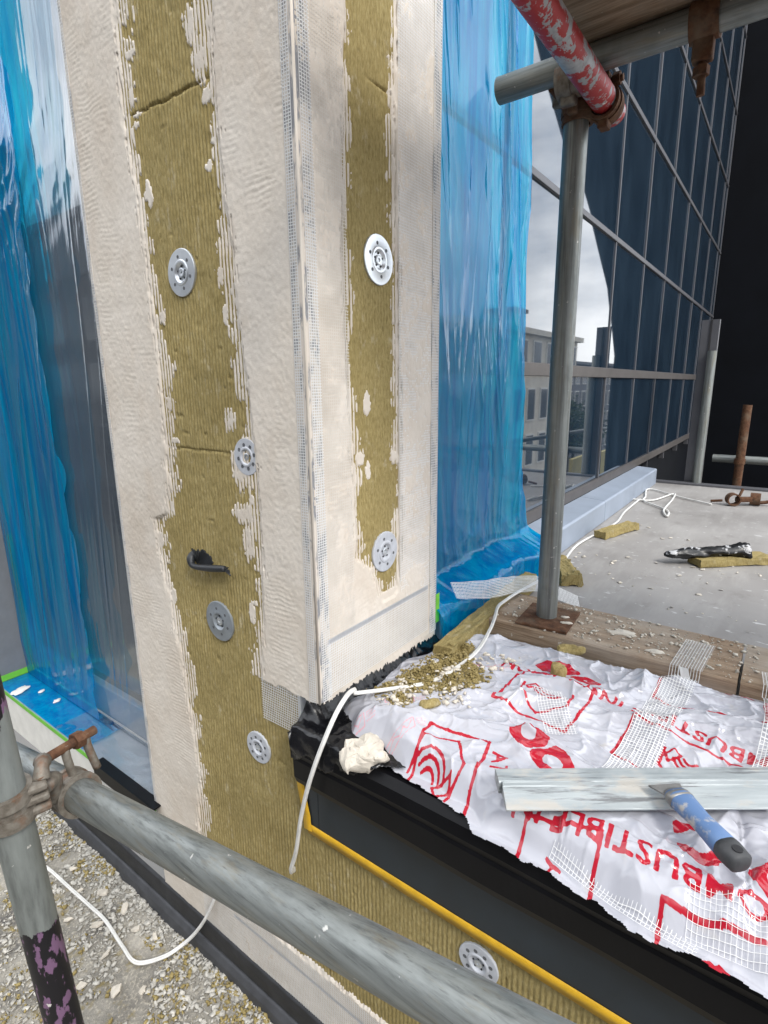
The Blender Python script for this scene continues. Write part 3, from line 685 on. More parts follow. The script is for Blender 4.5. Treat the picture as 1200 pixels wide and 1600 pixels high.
cells = (U > edge)[:-1, :-1] & ~((V > 0.043) & (U < 0.004))[:-1, :-1]
bp = grid_mesh('black_sheet', P, cells, M['black'], base=(0.1, -0.1, 0.0))
tag(bp, 'crumpled black polythene sheet over the roof corner below the pier', 'plastic sheet')
md = bp.modifiers.new('thickness', 'SOLIDIFY'); md.thickness = 0.0008

# ================================================================== PRINTED BAG
xn_y = [-1.2, -0.666, -0.60, -0.544, -0.465, -0.36, -0.258, -0.19, -0.150, -0.115, -0.06, -0.02, 0.05]
xn_x = [-0.05, -0.054, -0.060, -0.060, -0.050, -0.042, -0.024, -0.010, -0.002, 0.010, 0.006, 0.030, 0.10]
xf_y = [-1.2, -0.64, -0.54, -0.43, -0.26, -0.114, -0.06, -0.03, 0.02]
xf_x = [0.56, 0.53, 0.515, 0.51, 0.505, 0.50, 0.46, 0.36, 0.30]
u = np.arange(-0.08, 0.60, 0.0017); v = np.arange(-0.98, 0.045, 0.0017)
U, V = np.meshgrid(u, v, indexing='ij')
def facets(x, y, n, seed, x0, x1, y0, y1, k=0.12):
    """crumpled-film relief: lower envelope of random tilted planes, sharp creases between flat facets"""
    r = np.random.default_rng(seed); px = r.uniform(x0, x1, n); py = r.uniform(y0, y1, n); tx = r.normal(0, k, n); ty = r.normal(0, k, n); off = r.uniform(0, .02, n)
    best = np.full(x.shape, 1e9); bh = np.zeros(x.shape); second = np.full(x.shape, 1e9)
    for i in range(n):
        d = (x - px[i]) ** 2 + (y - py[i]) ** 2
        h = tx[i] * (x - px[i]) + ty[i] * (y - py[i])
        m = d < best
        second = np.where(m, best, np.minimum(second, d)); bh = np.where(m, h, bh); best = np.where(m, d, best)
    return np.sqrt(best), np.sqrt(second), bh
_q = np.random.default_rng(21); XFOLD = []
for _k in range(34):   # long sharp folds fanning out from the pier corner, and a few across
    _a = _q.normal(-0.98, 0.42) if _k % 4 else _q.uniform(-3, 0); _l = _q.uniform(.10, .30); _cx = _q.uniform(0.0, .48); _cy = _q.uniform(-.72, -.06)
    XFOLD.append((_cx - math.cos(_a) * _l / 2, _cy - math.sin(_a) * _l / 2, _cx + math.cos(_a) * _l / 2, _cy + math.sin(_a) * _l / 2, _q.uniform(.004, .011) * (1 if _q.random() < .75 else -.8), _q.uniform(.005, .012)))
def bag_raw(x, y):
    wx_ = x + 0.035 * fbm(x * 7, y * 7, 2, 90); wy_ = y + 0.035 * fbm(x * 7 + 5, y * 7, 2, 93)
    z = 0.030 + 0.010 * ridged(wx_ * 5.5, wy_ * 4.0, 81, 2) + 0.003 * ridged(wx_ * 13 + wy_ * 5, wy_ * 10, 84, 2) + 0.0016 * ridged(wx_ * 32, wy_ * 28 + wx_ * 12, 87, 3)
    cr = lambda a, b, sd_, p: (1 - np.abs(vn(a, b, sd_))) ** p
    z = z + 0.008 * cr(wx_ * 7 + wy_ * 3, wy_ * 6 - wx_ * 2, 191, 5) + 0.0055 * cr(wx_ * 15 - wy_ * 8, wy_ * 13 + wx_ * 4, 192, 5) + 0.0038 * cr(wx_ * 30 + wy_ * 14, wy_ * 24 - wx_ * 9, 193, 7) + 0.0010 * cr(wx_ * 55 - wy_ * 30, wy_ * 50, 194, 5)
    # long folds running from the pier corner across the bag
    for (ax, ay, bx, by, hgt, wd) in [(0.03, -0.03, 0.16, -0.40, 0.020, 0.018), (0.10, -0.04, 0.26, -0.36, 0.018, 0.016), (0.02, -0.10, 0.02, -0.33, 0.012, 0.016), (0.24, -0.06, 0.34, -0.42, 0.014, 0.02), (0.36, -0.10, 0.28, -0.50, 0.014, 0.016), (0.30, -0.45, 0.40, -0.85, 0.018, 0.02), (0.07, -0.42, -0.02, -0.70, 0.010, 0.02), (0.02, -0.42, 0.00, -0.62, 0.008, 0.014)] + XFOLD:
        dx, dy = bx - ax, by - ay; L2 = dx * dx + dy * dy
        t = np.clip(((x - ax) * dx + (y - ay) * dy) / L2, 0, 1); d = np.hypot(x - ax - t * dx, y - ay - t * dy) + 0.006 * vn(x * 30, y * 30, 6)
        z = z + hgt * np.exp(-np.abs(d) / wd) * (0.4 + 0.6 * np.sin(PI * np.clip(t, 0.02, .98)))
    return z
def bag_z(x, y):
    x = np.asarray(x, float); y = np.asarray(y, float)
    z = bag_raw(x, y)
    xn = np.interp(y, xn_y, xn_x) + 0.006 * vn(y * 30, y * 0, 12); dn = x - xn
    f = sstep(0.0, 0.055, dn)
    z = (z * (0.25 + 0.75 * f)) - 0.016 * (1 - sstep(0.0, 0.035, dn))
    xf = np.interp(y, xf_y, xf_x); z = z * (0.35 + 0.65 * sstep(0, 0.06, xf - x))
    z = np.maximum(z, np.interp(x, [-0.070, -0.050, -0.043, -0.034, -0.02], [-0.045, -0.022, -0.012, -0.002, 0.001]))
    # lower near the pier and flattened beneath the straightedge
    z = z * (0.55 + 0.45 * sstep(0.02, -0.10, y))
    w = (x + 0.024) * 0.81 + (y + 0.352) * 0.587
    l = (x + 0.024) * 0.587 - (y + 0.352) * 0.81
    fl = np.exp(-(w / 0.05) ** 2) * sstep(-0.03, 0.03, l)
    z = z * (1 - fl) + np.minimum(z, 0.046) * fl
    return z
# ---- the print, drawn flat (a along +y, b along -x) and rasterised into the sheet
A0, B0, PX = -1.02, -0.64, 0.0007
NA, NB = int(1.12 / PX), int(0.76 / PX)
ink = np.zeros((NA, NB), np.float32); ink2 = np.zeros((NA, NB), np.float32)
def fill_tri(img, p):
    q = (np.array(p) - [A0, B0]) / PX
    i0, j0 = np.floor(q.min(0)).astype(int); i1, j1 = np.ceil(q.max(0)).astype(int) + 1
    i0 = max(i0, 0); j0 = max(j0, 0); i1 = min(i1, NA); j1 = min(j1, NB)
    if i0 >= i1 or j0 >= j1: return
    X, Y = np.meshgrid(np.arange(i0, i1) + .5, np.arange(j0, j1) + .5, indexing='ij')
    e = lambda a, b: (b[0] - a[0]) * (Y - a[1]) - (b[1] - a[1]) * (X - a[0])
    e0, e1, e2 = e(q[0], q[1]), e(q[1], q[2]), e(q[2], q[0])
    m = ((e0 >= 0) & (e1 >= 0) & (e2 >= 0)) | ((e0 <= 0) & (e1 <= 0) & (e2 <= 0))
    img[i0:i1, j0:j1][m] = 1
def xf2(P, a, b, rot):
    c, s_ = math.cos(rot), math.sin(rot); P = np.array(P, float)[:, :2]
    return np.stack([a + P[:, 0] * c - P[:, 1] * s_, b + P[:, 0] * s_ + P[:, 1] * c], -1)
def put_text(img, txt, a, b, size, rot=0.0, bold=0.012, sx=1.0):
    cu = bpy.data.curves.new('t', 'FONT'); cu.body = txt; cu.size = size / 0.70; cu.offset = bold * size; cu.resolution_u = 3; cu.space_character = 1.05
    o = bpy.data.objects.new('t', cu); col.objects.link(o)
    dg = bpy.context.evaluated_depsgraph_get(); me = o.evaluated_get(dg).to_mesh(); me.calc_loop_triangles()
    P = np.array([v.co[:] for v in me.vertices]); T = [t.vertices[:] for t in me.loop_triangles]
    if len(P):
        P[:, 0] *= sx; Q = xf2(P, a, b, rot)
        for t in T: fill_tri(img, Q[list(t)])
    o.evaluated_get(dg).to_mesh_clear(); bpy.data.objects.remove(o); bpy.data.curves.remove(cu)
def put_line(img, pts, w, a=0, b=0, rot=0):
    P = xf2([(p[0], p[1]) for p in pts], a, b, rot)
    for p, q in zip(P[:-1], P[1:]):
        d = q - p; L = np.hypot(*d); n = np.array([-d[1], d[0]]) / L * w / 2; e = d / L * w / 2
        c = [p - e + n, q + e + n, q + e - n, p - e - n]
        fill_tri(img, [c[0], c[1], c[2]]); fill_tri(img, [c[0], c[2], c[3]])
def arc(cx, cy, r, t0, t1, n=10): return [(cx + r * math.cos(t0 + (t1 - t0) * i / n), cy + r * math.sin(t0 + (t1 - t0) * i / n)) for i in range(n + 1)]
def icon_sound(a, b, sz, rot):
    """house outline with arcs and a horn"""
    k = sz
    put_line(ink, [(-.5 * k, -.35 * k), (-.5 * k, .15 * k), (0, .55 * k), (.5 * k, .15 * k), (.5 * k, -.35 * k)], .0045, a, b, rot)
    for r in (.16, .27, .38): put_line(ink, arc(-.10 * k, -.30 * k, r * k, 0.3, PI - 0.5), .004, a, b, rot)
    put_line(ink, [(.12 * k, -.32 * k), (.36 * k, -.05 * k), (.46 * k, -.20 * k), (.30 * k, -.42 * k), (.12 * k, -.32 * k)], .004, a, b, rot)
def icon_fan(a, b, sz, rot):
    for t in (.55, .9, 1.25, 1.57, 1.9, 2.25, 2.6): put_line(ink, [(.12 * sz * math.cos(t), .12 * sz * math.sin(t)), (sz * math.cos(t), sz * math.sin(t))], .0045, a, b, rot)
    put_line(ink, arc(0, 0, sz, .5, 2.65, 14), .0045, a, b, rot)
def ringletter(a, b, r, hole, sq=1.0):
    P = [(r * sq * math.cos(t) * (1 + .10 * math.cos(4 * t)), r * math.sin(t) * (1 + .10 * math.cos(4 * t))) for t in np.linspace(0, 2 * PI, 33)]
    H = [(hole * math.cos(t), hole * 0.75 * math.sin(t)) for t in np.linspace(0, 2 * PI, 33)]
    for i in range(32):
        Q = [(a + p[0], b + p[1]) for p in (P[i], P[i + 1], H[i + 1], H[i])]; fill_tri(ink, [Q[0], Q[1], Q[2]]); fill_tri(ink, [Q[0], Q[2], Q[3]])
put_text(ink, 'COMBUSTIBLE IN', -0.690, -0.020, 0.028, 0.02, 0.03, 1.02)
put_text(ink, 'COMBUSTIBLE INSULATION', -0.715, -0.300, 0.027, -0.10, 0.03, 1.03)
for (a0_, b0_, a1_, b1_, r_) in [(-0.70, 0.022, -0.557, 0.110, 0.06), (-0.480, -0.000, -0.385, 0.085, 0.08), (-0.62, -0.265, -0.46, -0.165, -0.10), (-0.385, -0.315, -0.250, -0.185, -0.06), (-0.290, -0.080, -0.190, 0.045, 0.12), (-0.64, -0.50, -0.47, -0.39, 0.0)]:
    w_, h_ = a1_ - a0_, b1_ - b0_
    put_line(ink, [(0, 0), (w_, 0), (w_, h_), (0, h_), (0, 0)], .0052, a0_, b0_, r_)
icon_fan(-0.615, 0.050, 0.042, 0.05); put_text(ink, 'H', -0.425, 0.030, 0.024, 1.2, 0.02)
icon_sound(-0.236, -0.018, 0.082, PI - 0.25); icon_sound(-0.315, -0.250, 0.085, 0.10); icon_sound(-0.545, -0.215, 0.065, -0.1)
put_text(ink, 'AT', -0.300, -0.070, 0.026, PI / 2 + .3, 0.02)
# big bold lettering seen only in parts between the folds
ringletter(-0.338, -0.128, 0.032, 0.013, 1.0); ringletter(-0.388, -0.092, 0.029, 0.015, 1.1)
ringletter(-0.290, -0.395, 0.028, 0.009, 1.5); ringletter(-0.352, -0.372, 0.016, 0.004, 1.7)
put_text(ink, 'C', -0.605, -0.100, 0.058, 0.3, 0.07); ringletter(-0.665, -0.048, 0.026, 0.012, 1.0); ringletter(-0.505, -0.085, 0.016, 0.003, 1.3)
# pale pink repeat print near the pier
for (a, b, r_) in [(-0.115, -0.125, 0.7), (-0.165, -0.055, 0.8), (-0.16, -0.31, 0.5), (-0.20, -0.33, .5), (-0.07, -0.04, .8)]:
    put_line(ink2, [(0, 0), (.05, 0), (.05, .016), (0, .016), (0, 0)], .0018, a, b, r_)
    put_line(ink2, [(.004, .004), (.012, .012), (.018, .004), (.026, .012), (.034, .004), (.046, .012)], .0018, a, b, r_)
    for kk in range(4): put_line(ink2, [(-.02, .002 + kk * .004), (-.004, .002 + kk * .004)], .0014, a, b, r_)
def blur(img):
    for ax in (0, 1): img = (np.roll(img, 1, ax) + 2 * img + np.roll(img, -1, ax)) / 4
    return img
ink = blur(blur(ink)); ink2 = blur(ink2)
WA = V + 0.006 * fbm(U * 7, V * 7, 2, 51) + 0.0006 * ridged(U * 30, V * 30, 53, 2)
WB = -U + 0.006 * fbm(U * 7 + 9, V * 7, 2, 55) + 0.0006 * ridged(U * 30 + 3, V * 30, 57, 2)
def samp(img):
    ia = np.clip(((WA - A0) / PX - .5).astype(int), 0, NA - 2); ib = np.clip(((WB - B0) / PX - .5).astype(int), 0, NB - 2); return img[ia, ib]
Z = bag_z(U, V)
xn = np.interp(V, xn_y, xn_x) + 0.006 * vn(V * 30, V * 0, 12) + 0.003 * vn(V * 110, V * 0, 14); xf = np.interp(V, xf_y, xf_x) + 0.008 * vn(V * 25, V * 0, 13)
inside = (U > xn - 0.004) & (U < xf) & (V < -0.012 + 0.01 * vn(U * 20, U * 0, 4) + 0.035 * sstep(0.12, 0.05, U))
cells = inside[:-1, :-1] & inside[1:, 1:]
P = np.stack([U + 0.0015 * vn(U * 30, V * 30, 31), V + 0.0015 * vn(U * 30, V * 30, 33), Z], -1)
bag = grid_mesh('printed_bag', P, cells, M['bag'], base=(0.2, -0.5, 0.0), attrs={'ink': samp(ink), 'ink_light': samp(ink2)})
tag(bag, 'crumpled white insulation bag with red print spread over the roof edge', 'plastic bag')
def bz(x, y): return float(bag_z(np.array([x]), np.array([y]))[0])

# ================================================================== FRAMES, WINDOWS, FILM ON THE RIGHT
gw = thing('glazed_wall', (3.0, 0.12, 0.0), 'long dark glazed curtain wall reflecting sky behind the roof deck', 'glass wall')
GY = 0.12
mx = [0.39, 0.97, 1.56, 2.15, 2.74, 3.33, 3.92, 4.51, 5.10, 5.69, 5.88]
tz = [0.125, 0.652, 1.235, 1.815, 2.40, 3.0, 3.6, 4.2, 4.8]
for i in range(len(mx) - 1):
    for j in range(len(tz) - 1):
        x0, x1, z0, z1 = mx[i] + 0.004, mx[i + 1] - 0.004, tz[j] + 0.004, tz[j + 1] - 0.004
        a, b = random.uniform(-.0016, .0016), random.uniform(-.0016, .0016)
        g = G().add([(x0, GY + a, z0), (x1, GY - a, z0), (x1, GY - a + b, z1), (x0, GY + a + b, z1), (x0, GY + a + .024, z0), (x1, GY - a + .024, z0), (x1, GY - a + b + .024, z1), (x0, GY + a + b + .024, z1)],
                    [(0, 1, 2, 3), (7, 6, 5, 4), (0, 4, 5, 1), (1, 5, 6, 2), (2, 6, 7, 3), (3, 7, 4, 0)])
        g.build('pane', M['glass'], gw)
for i, x in enumerate(mx):
    w = 0.0055 if i > 1 else 0.016
    G().box((x - w, GY - 0.006, 0.05), (x + w, GY + 0.03, 4.8)).build('mullion', M['mullion'] if i > 2 else M['frame'], gw, bevel=0.002)
for j, z in enumerate(tz[:-1]):
    w = 0.022 if j in (0, 1) else 0.011
    G().box((0.385, GY - 0.009, z - w), (5.9, GY + 0.03, z + w)).build('transom', M['frame'] if j < 2 else M['mullion'], gw, bevel=0.002)
G().box((0.385, GY + 0.03, -4), (5.9, GY + 0.12, 4.9)).build('backing', M['dwall'], gw)
# grey aluminium sill in two lengths
sl = thing('metal_sill', (1.7, 0.05, 0), 'pale grey folded metal sill along the foot of the glazing', 'sill')
for (x0, x1) in ((0.42, 1.862), (1.866, 3.02)):
    prof = [(0.0, 0.0), (0.0, 0.088), (0.006, 0.094), (0.112, 0.102), (0.112, 0.0)]
    G().prism([(0, y, z) for y, z in prof], (x0, 0, 0), (x1, 0, 0)).build('sill_length', M['sill'], sl, bevel=0.002)
# dark building wing closing the deck, with a raked end
dw = G(); XF = 5.9
poly = [(XF, 0.30, -8.9), (XF, -0.80, -8.9), (XF, -0.81, 0.9), (XF, -0.94, 1.62), (XF, -1.16, 2.32), (XF, -1.67, 3.74), (XF, -2.4, 6.0), (XF, 0.30, 6.0)]
dw.prism([Vector(p) for p in poly], (0, 0, 0), (3.0, 0, 0))
dwo = dw.build('building_wing', M['dwall'], base=(XF, -0.3, -8.9)); tag(dwo, 'almost black building wing closing the far end of the roof', 'building')

# ---- blue polythene sheet on the right window
u = np.linspace(0, 1, 420); v = np.linspace(-0.004, 1.62, 400); U, V = np.meshgrid(u, v, indexing='ij')
xr = np.interp(V, [0, .03, .10, .25, .40, .63, 0.9, 1.1, 1.62], [1.03, 1.075, 1.09, 1.06, 1.03, 0.985, 0.995, 1.0, 0.965])
X = 0.388 + U * (xr + 0.010 * vn(V * 9, V * 0, 3) - 0.388)
dia = X * 1 + 0.10 * V + 0.02 * fbm(X * 4, V * 2, 2, 2)
pat = sstep(-0.25, 0.45, fbm(X * 6, V * 2.2, 2, 71))
def crease(a, b, seed, p=7): return (1 - np.abs(vn(a, b, seed))) ** p
dia2 = X + 0.16 * V + 0.03 * vn(X * 3, V * 2.5, 91)
fold = 0.0070 * crease(dia * 13, V * 0.8, 92) * sstep(-.3, .3, vn(X * 5, V * 2, 93)) + 0.0050 * crease(dia2 * 30, V * 1.3, 94, 5) * sstep(-.2, .4, vn(X * 6, V * 3, 95)) + 0.0038 * crease((X - .09 * V) * 42, V * 2.2, 96, 4) * sstep(0, .5, vn(X * 6 + 4, V * 3, 97))
fold = fold + 0.011 * fbm(dia * 9, V * 1.0, 2, 21) + pat * (0.0055 * ridged(dia * 22, V * 1.3 + dia * 3, 24, 2) + 0.0016 * ridged(dia * 60, V * 3 + dia * 9, 27, 2)) + 0.004 * ridged(X * 7 + V * 2.5, V * 3 - X * 3, 61, 2)
fold = fold * (0.45 + 0.75 * sstep(0.35, 0.95, U)) + (0.012 * ridged(X * 4 + V * 3, V * 9 + X * 2, 33, 2) + 0.0035 * ridged(X * 13 + V * 9, V * 16 - X * 9, 35, 3)) * sstep(0.36, 0.02, V)
Y = 0.082 - fold - 0.012
Y = Y - 0.092 * sstep(0.150, 0.085, V + 0.03 * fbm(X * 5, V * 3, 2, 8)) - 0.012 * sstep(.05, 0, V)
Y = Y + 0.02 * (1 - U) * 0
P = np.stack([X, Y, V], -1)
bs = grid_mesh('blue_sheet', P, np.ones((419, 399), bool), M['blue'], base=(0.7, 0.06, 0.0)); tag(bs, 'creased translucent blue polythene sheet taped over the window right of the pier', 'plastic sheet')
bs2o = G().box((0.3855, -0.0075, 0.065), (0.401, -0.0068, 0.135)); gt = bs2o.build('green_tape', M['green'], base=(0.393, -0.007, 0.065)); tag(gt, 'short green tape strip at the lower right edge of the pier', 'tape')

# ================================================================== LEFT WINDOW
lwin = thing('window', (0.14, 1.1, -0.46), 'tall window left of the pier behind clear and blue film', 'window')
G().box((0.150, 0.56, -0.36), (0.172, 1.70, 2.0)).build('pane', M['glass'], lwin)
G().box((0.128, 0.56, -0.46), (0.185, 1.70, -0.352)).build('frame_rail', M['wframe'], lwin, bevel=0.004)
G().box((0.120, 1.60, -0.35), (0.185, 1.70, 2.0)).build('frame_stile', M['wframe'], lwin, bevel=0.004)
G().box((0.172, 0.56, -0.46), (0.26, 1.75, 2.0)).build('backing', M['dwall'], lwin)
rp = thing('reveal_panel', (0.05, 1.63, -0.45), 'grey window reveal panel edged in green tape at the far left', 'panel')
G().box((-0.02, 1.63, -0.452), (0.115, 1.70, 1.4)).build('panel', M['panel'], rp)
G().box((0.100, 1.6275, -0.452), (0.118, 1.629, 0.09)).build('tape', M['green'], rp)
G().box((-0.03, 1.6272, -0.455), (0.112, 1.6288, -0.432)).build('tape', M['green'], rp)
ws = thing('window_sill', (0.0, 1.1, -0.60), 'white sill board with green tape line below the left window', 'sill')
G().box((-0.004, 0.60, -0.62), (0.13, 1.75, -0.474)).build('nosing_board', M['whiteb'], ws, bevel=0.003)
G().box((-0.006, 0.602, -0.4735), (0.127, 1.75, -0.462)).build('sill_board', M['wframe'], ws, bevel=0.002)
G().box((-0.0072, 0.602, -0.4795), (-0.0045, 1.75, -0.465)).build('tape', M['green'], ws)
# films
def left_film(name, y0f, y1f, x0, mat, label, seed, zlo, amp=1.0):
    u = np.linspace(0, 1, 330); v = np.linspace(0, 1, 400); U, V = np.meshgrid(u, v, indexing='ij')
    # v: first 7% lies on the sill, then up the window
    zz = np.where(V > 0.07, -0.455 + (V - 0.07) / 0.93 * 2.15, -0.456)
    ya = y0f(zz); yb = y1f(zz); Y = ya + U * (yb - ya)
    dia = Y + 0.07 * zz + 0.03 * fbm(Y * 3, zz * 1.5, 2, seed)
    fold = amp * (0.013 * fbm(dia * 7, zz * 0.6, 2, seed + 1) + sstep(-.2, .5, fbm(Y * 6, zz * 1.8, 2, seed + 20)) * (0.006 * ridged(dia * 20, zz * 0.9, seed + 4, 2) + 0.0016 * ridged(dia * 55, zz * 2, seed + 7, 2)))
    d2 = Y - 0.05 * zz + 0.02 * vn(Y * 3, zz * 2, seed + 40)
    fold = fold + amp * (0.0062 * crease(dia * 12, zz * .7, seed + 41) + 0.0048 * crease(d2 * 27, zz * 1.1, seed + 42, 5) * sstep(-.2, .4, vn(Y * 6, zz * 2, seed + 43)))
    fold = fold + amp * 0.010 * ridged(Y * 7 + zz * 6, zz * 5, seed + 9, 2) * np.exp(-((zz - 1.1) / 0.18) ** 2)
    X = x0 - 0.008 - fold * sstep(-0.46, -0.30, zz)
    on = V <= 0.07
    xs = 0.122 - (0.07 - V) / 0.07 * 0.130
    X = np.where(on, xs, np.minimum(X, 0.124)); zz = np.where(on, zz + 0.001 + 0.003 * np.abs(ridged(Y * 12, xs * 18, seed + 11, 2)) * (1 if 'clear' in name else .5), zz)
    o = grid_mesh(name, np.stack([X, Y, zz], -1), np.ones((329, 399), bool), mat, base=(0.1, 1.1, -0.455)); tag(o, label, 'plastic sheet'); return o
left_film('clear_film', lambda z: 0.588 + 0 * z, lambda z: 1.17 + 0.02 * vn(z * 5, z * 0, 3), 0.118, M['clear'], 'clear crinkled plastic film over the left window beside the pier', 400, -.45, 0.22)
left_film('blue_film', lambda z: 1.075 + 0.03 * vn(z * 3, z * 0, 5) + 0.02 * vn(z * 14, z * 0, 6) - 0.10 * sstep(-0.448, -0.456, z), lambda z: 1.622 + 0 * z, 0.100, M['blue'], 'deep blue plastic film hanging over the far side of the left window and sill', 440, -.45)
bead2 = thing('black_angle_strip', (-0.005, 0.73, -0.462), 'short black plastic angle lying on the sill against the foot of the pier', 'angle strip')
g = G().box((-0.024, 0.575, -0.450), (0.004, 0.885, -0.446)); g.build('flange', M['trim'], bead2)
g = G().box((-0.026, 0.575, -0.486), (-0.0235, 0.885, -0.4465)); g.build('flange', M['trim'], bead2)

# ================================================================== SCAFFOLD
TR = 0.02415
def hexnut(g, c, axis, r, h): g.lathe(c, axis, [(0.0001, 0), (r, 0), (r, h), (0.0001, h)], 6)
def coupler(name, c, ax1, ax2, label, mat, off=0.052, bolts=((1, 1),), mat2=None, flip=1):
    """right-angle coupler: a band round each tube, hinge lugs and a bolt with nut"""
    c = Vector(c); a1 = Vector(ax1).normalized(); a2 = Vector(ax2).normalized(); n = a1.cross(a2).normalized()
    t = thing(name, c, label, 'coupler'); mat2 = mat2 or mat
    for (p, a, o_) in ((c - n * off / 2 * flip, a1, a2), (c + n * off / 2 * flip, a2, a1)):
        s_ = -1 if (p - c).dot(n) < 0 else 1
        G().tube(p - a * 0.021, p + a * 0.021, TR + 0.0062, 28, wall=0.0055).build('band', mat, t, auto=0.5)
        G().tube(p - a * 0.008, p + a * 0.008, TR + 0.0085, 28, wall=0.004).build('rib', mat, t, auto=0.5)
        lug = p + o_ * (TR + 0.014)
        G().obox(lug, a * 0.017, o_ * 0.012, n * 0.008).build('lug', mat, t, bevel=0.003)
        lug2 = p - o_ * (TR + 0.010)
        G().obox(lug2, a * 0.015, o_ * 0.009, n * 0.010).build('hinge', mat, t, bevel=0.004)
        bo = G().tube(lug - n * 0.030, lug + n * 0.045, 0.0062, 12).build('bolt', mat2, t, auto=0.5)
        g = G(); hexnut(g, lug + n * s_ * 0.012, n * s_, 0.0115, 0.013); g.build('nut', mat2, bo)
    G().obox(c, a1 * 0.020, a2 * 0.020, n * 0.006).build('plate', mat, t, bevel=0.003)
    return t
def pole(name, p0, p1, mat, label, wall=0.0035, group=None):
    b = Vector(p0)
    g = G().tube(p0, p1, TR, 40, wall=wall)
    o = g.build(name, mat, base=b, auto=0.6); tag(o, label, 'scaffold tube', group); return o
# standard on the deck with its base plate and timber
pole('scaffold_pole', (0.603, -0.191, 0.052), (0.603, -0.191, 1.45), M['galv'], 'upright galvanised scaffold pole standing on a rusty base plate')
bp_ = thing('base_plate', (0.60, -0.195, 0.046), 'square rusty steel base plate on the timber board under the upright pole', 'base plate')
c_ = Vector((0.6, -0.197, 0.0485))
G().obox(c_, Vector((0.997, 0.07, 0)) * 0.068, Vector((-0.07, 0.997, 0)) * 0.060, (0, 0, 0.0030)).build('plate', M['rust'], bp_, bevel=0.001)
G().tube((0.603, -0.191, 0.050), (0.603, -0.191, 0.085), 0.018, 20).build('spigot', M['rust'], bp_)
for i, (yy0, yy1, lab) in enumerate(((-0.592, -0.068, 'long weathered timber sole board under the upright scaffold pole'), (-2.2, -0.597, 'second timber sole board butting the far end of the first at the right'))):
    N = 40; g = G(); V_ = []; F_ = []
    ys = np.linspace(yy0, yy1, N)
    pr = [(0.523, 0.004), (0.523, 0.041), (0.526, 0.0445), (0.718, 0.0445), (0.722, 0.041), (0.722, 0.004)]
    for yv in ys:
        for (x, z) in pr: V_.append((x + 0.0015 * float(vn(yv * 9, z * 30, 3 + i)), yv + (0.002 * float(vn(x * 80, z * 80, 2)) if yv in (ys[0], ys[-1]) else 0), z + 0.0012 * float(vn(yv * 7, x * 20, 5 + i))))
    k = len(pr)
    for a in range(N - 1): F_ += [(a * k + j, (a + 1) * k + j, (a + 1) * k + (j + 1) % k, a * k + (j + 1) % k) for j in range(k)]
    F_ += [tuple(reversed(range(k))), tuple(range((N - 1) * k, N * k))]
    o = mk('sole_board', V_, F_, M['wood'], base=(0.62, yy0, 0.004)); tag(o, lab, 'timber board')
# ledger, transom and deck board above
pole('scaffold_ledger', (0.552, -0.045, 1.188), (0.552, -2.4, 1.188), M['galv_y'], 'horizontal galvanised tube crossing the top right corner under the scaffold boards')
pole('scaffold_transom', (-0.30, -0.246, 1.132), (0.660, -0.246, 1.132), M['redpaint'], 'scaffold tube with chipped red paint at the top of the picture')
coupler('scaffold_coupler', (0.578, -0.191, 1.165), (0, 0, 1), (0, 1, 0), 'rusty coupler clamping the red tube and ledger to the upright pole', M['iron'], 0.052, mat2=M['rust'])
coupler('scaffold_coupler', (0.603, -0.220, 1.128), (0, 0, 1), (1, 0, 0), 'lower rusty coupler gripping the red tube end to the upright pole', M['rust'], 0.052, flip=-1)
bc = thing('band_coupler', (0.552, -0.415, 1.19), 'rusty board clip hanging by its bolt from the ledger tube at the top right', 'coupler')
G().tube((0.552, -0.437, 1.188), (0.552, -0.393, 1.188), TR + 0.006, 28, wall=0.0055).build('band', M['rust'], bc, auto=0.5)
G().obox((0.555, -0.415, 1.150), (0.012, 0, 0), (0, 0.016, 0), (0, 0, 0.022)).build('lug', M['rust'], bc, bevel=0.004)
b_ = G().tube((0.556, -0.415, 1.13), (0.560, -0.417, 1.080), 0.0065, 12).build('bolt', M['rust'], bc, auto=0.5)
g = G(); hexnut(g, (0.556, -0.415, 1.108), (0, 0, 1), 0.013, 0.014); g.build('nut', M['rust'], b_)
for i, (x0, lab) in enumerate(((0.372, 'dark underside of the scaffold board resting on the ledger tube'), (0.140, 'scaffold board above the top edge of the picture beside the first'), (-0.092, 'scaffold board overhead nearest the camera'))):
    g = G().box((x0, -2.6, 1.2135), (x0 + 0.225, -0.18, 1.2515)); o = g.build('scaffold_board', M['wood'], base=(x0 + .11, -1.4, 1.2135), bevel=0.003); tag(o, lab, 'scaffold board')
# near guard rail tube and its upright at the left
pole('guard_rail_tube', (-0.349, 0.75, -0.084), (-0.296, -1.0, 0.185), M['galv_y'], 'thick galvanised scaffold tube sloping across the lower foreground')
pole('scaffold_upright', (-0.3845, 0.195, -0.80), (-0.467, 0.155, 1.0), M['polepaint'], 'upright scaffold tube with flaking black and purple paint at lower left')
pc = thing('scaffold_coupler', (-0.40, 0.17, 0.03), 'weathered coupler joining the sloping tube to the lower left upright', 'coupler')
ua = Vector((-0.046, -0.022, 0.9987)); ta = Vector((-0.030, 0.988, -0.152)).normalized()
pp = Vector((-0.4243, 0.1762, 0.058)); tp0 = Vector((-0.3325, 0.205, -0.0005)); vd = Vector((0.25, -0.97, 0)).normalized()
for dz in (-0.016, 0.014):
    G().tube(pp + ua * (dz - .0090), pp + ua * (dz + .0090), TR + 0.0078, 32, wall=0.0070).build('band', M['iron'], pc, auto=0.5)
G().tube(pp - ua * .012, pp + ua * .010, TR + 0.0030, 32, wall=0.0027).build('band_liner', M['iron'], pc, auto=0.5)
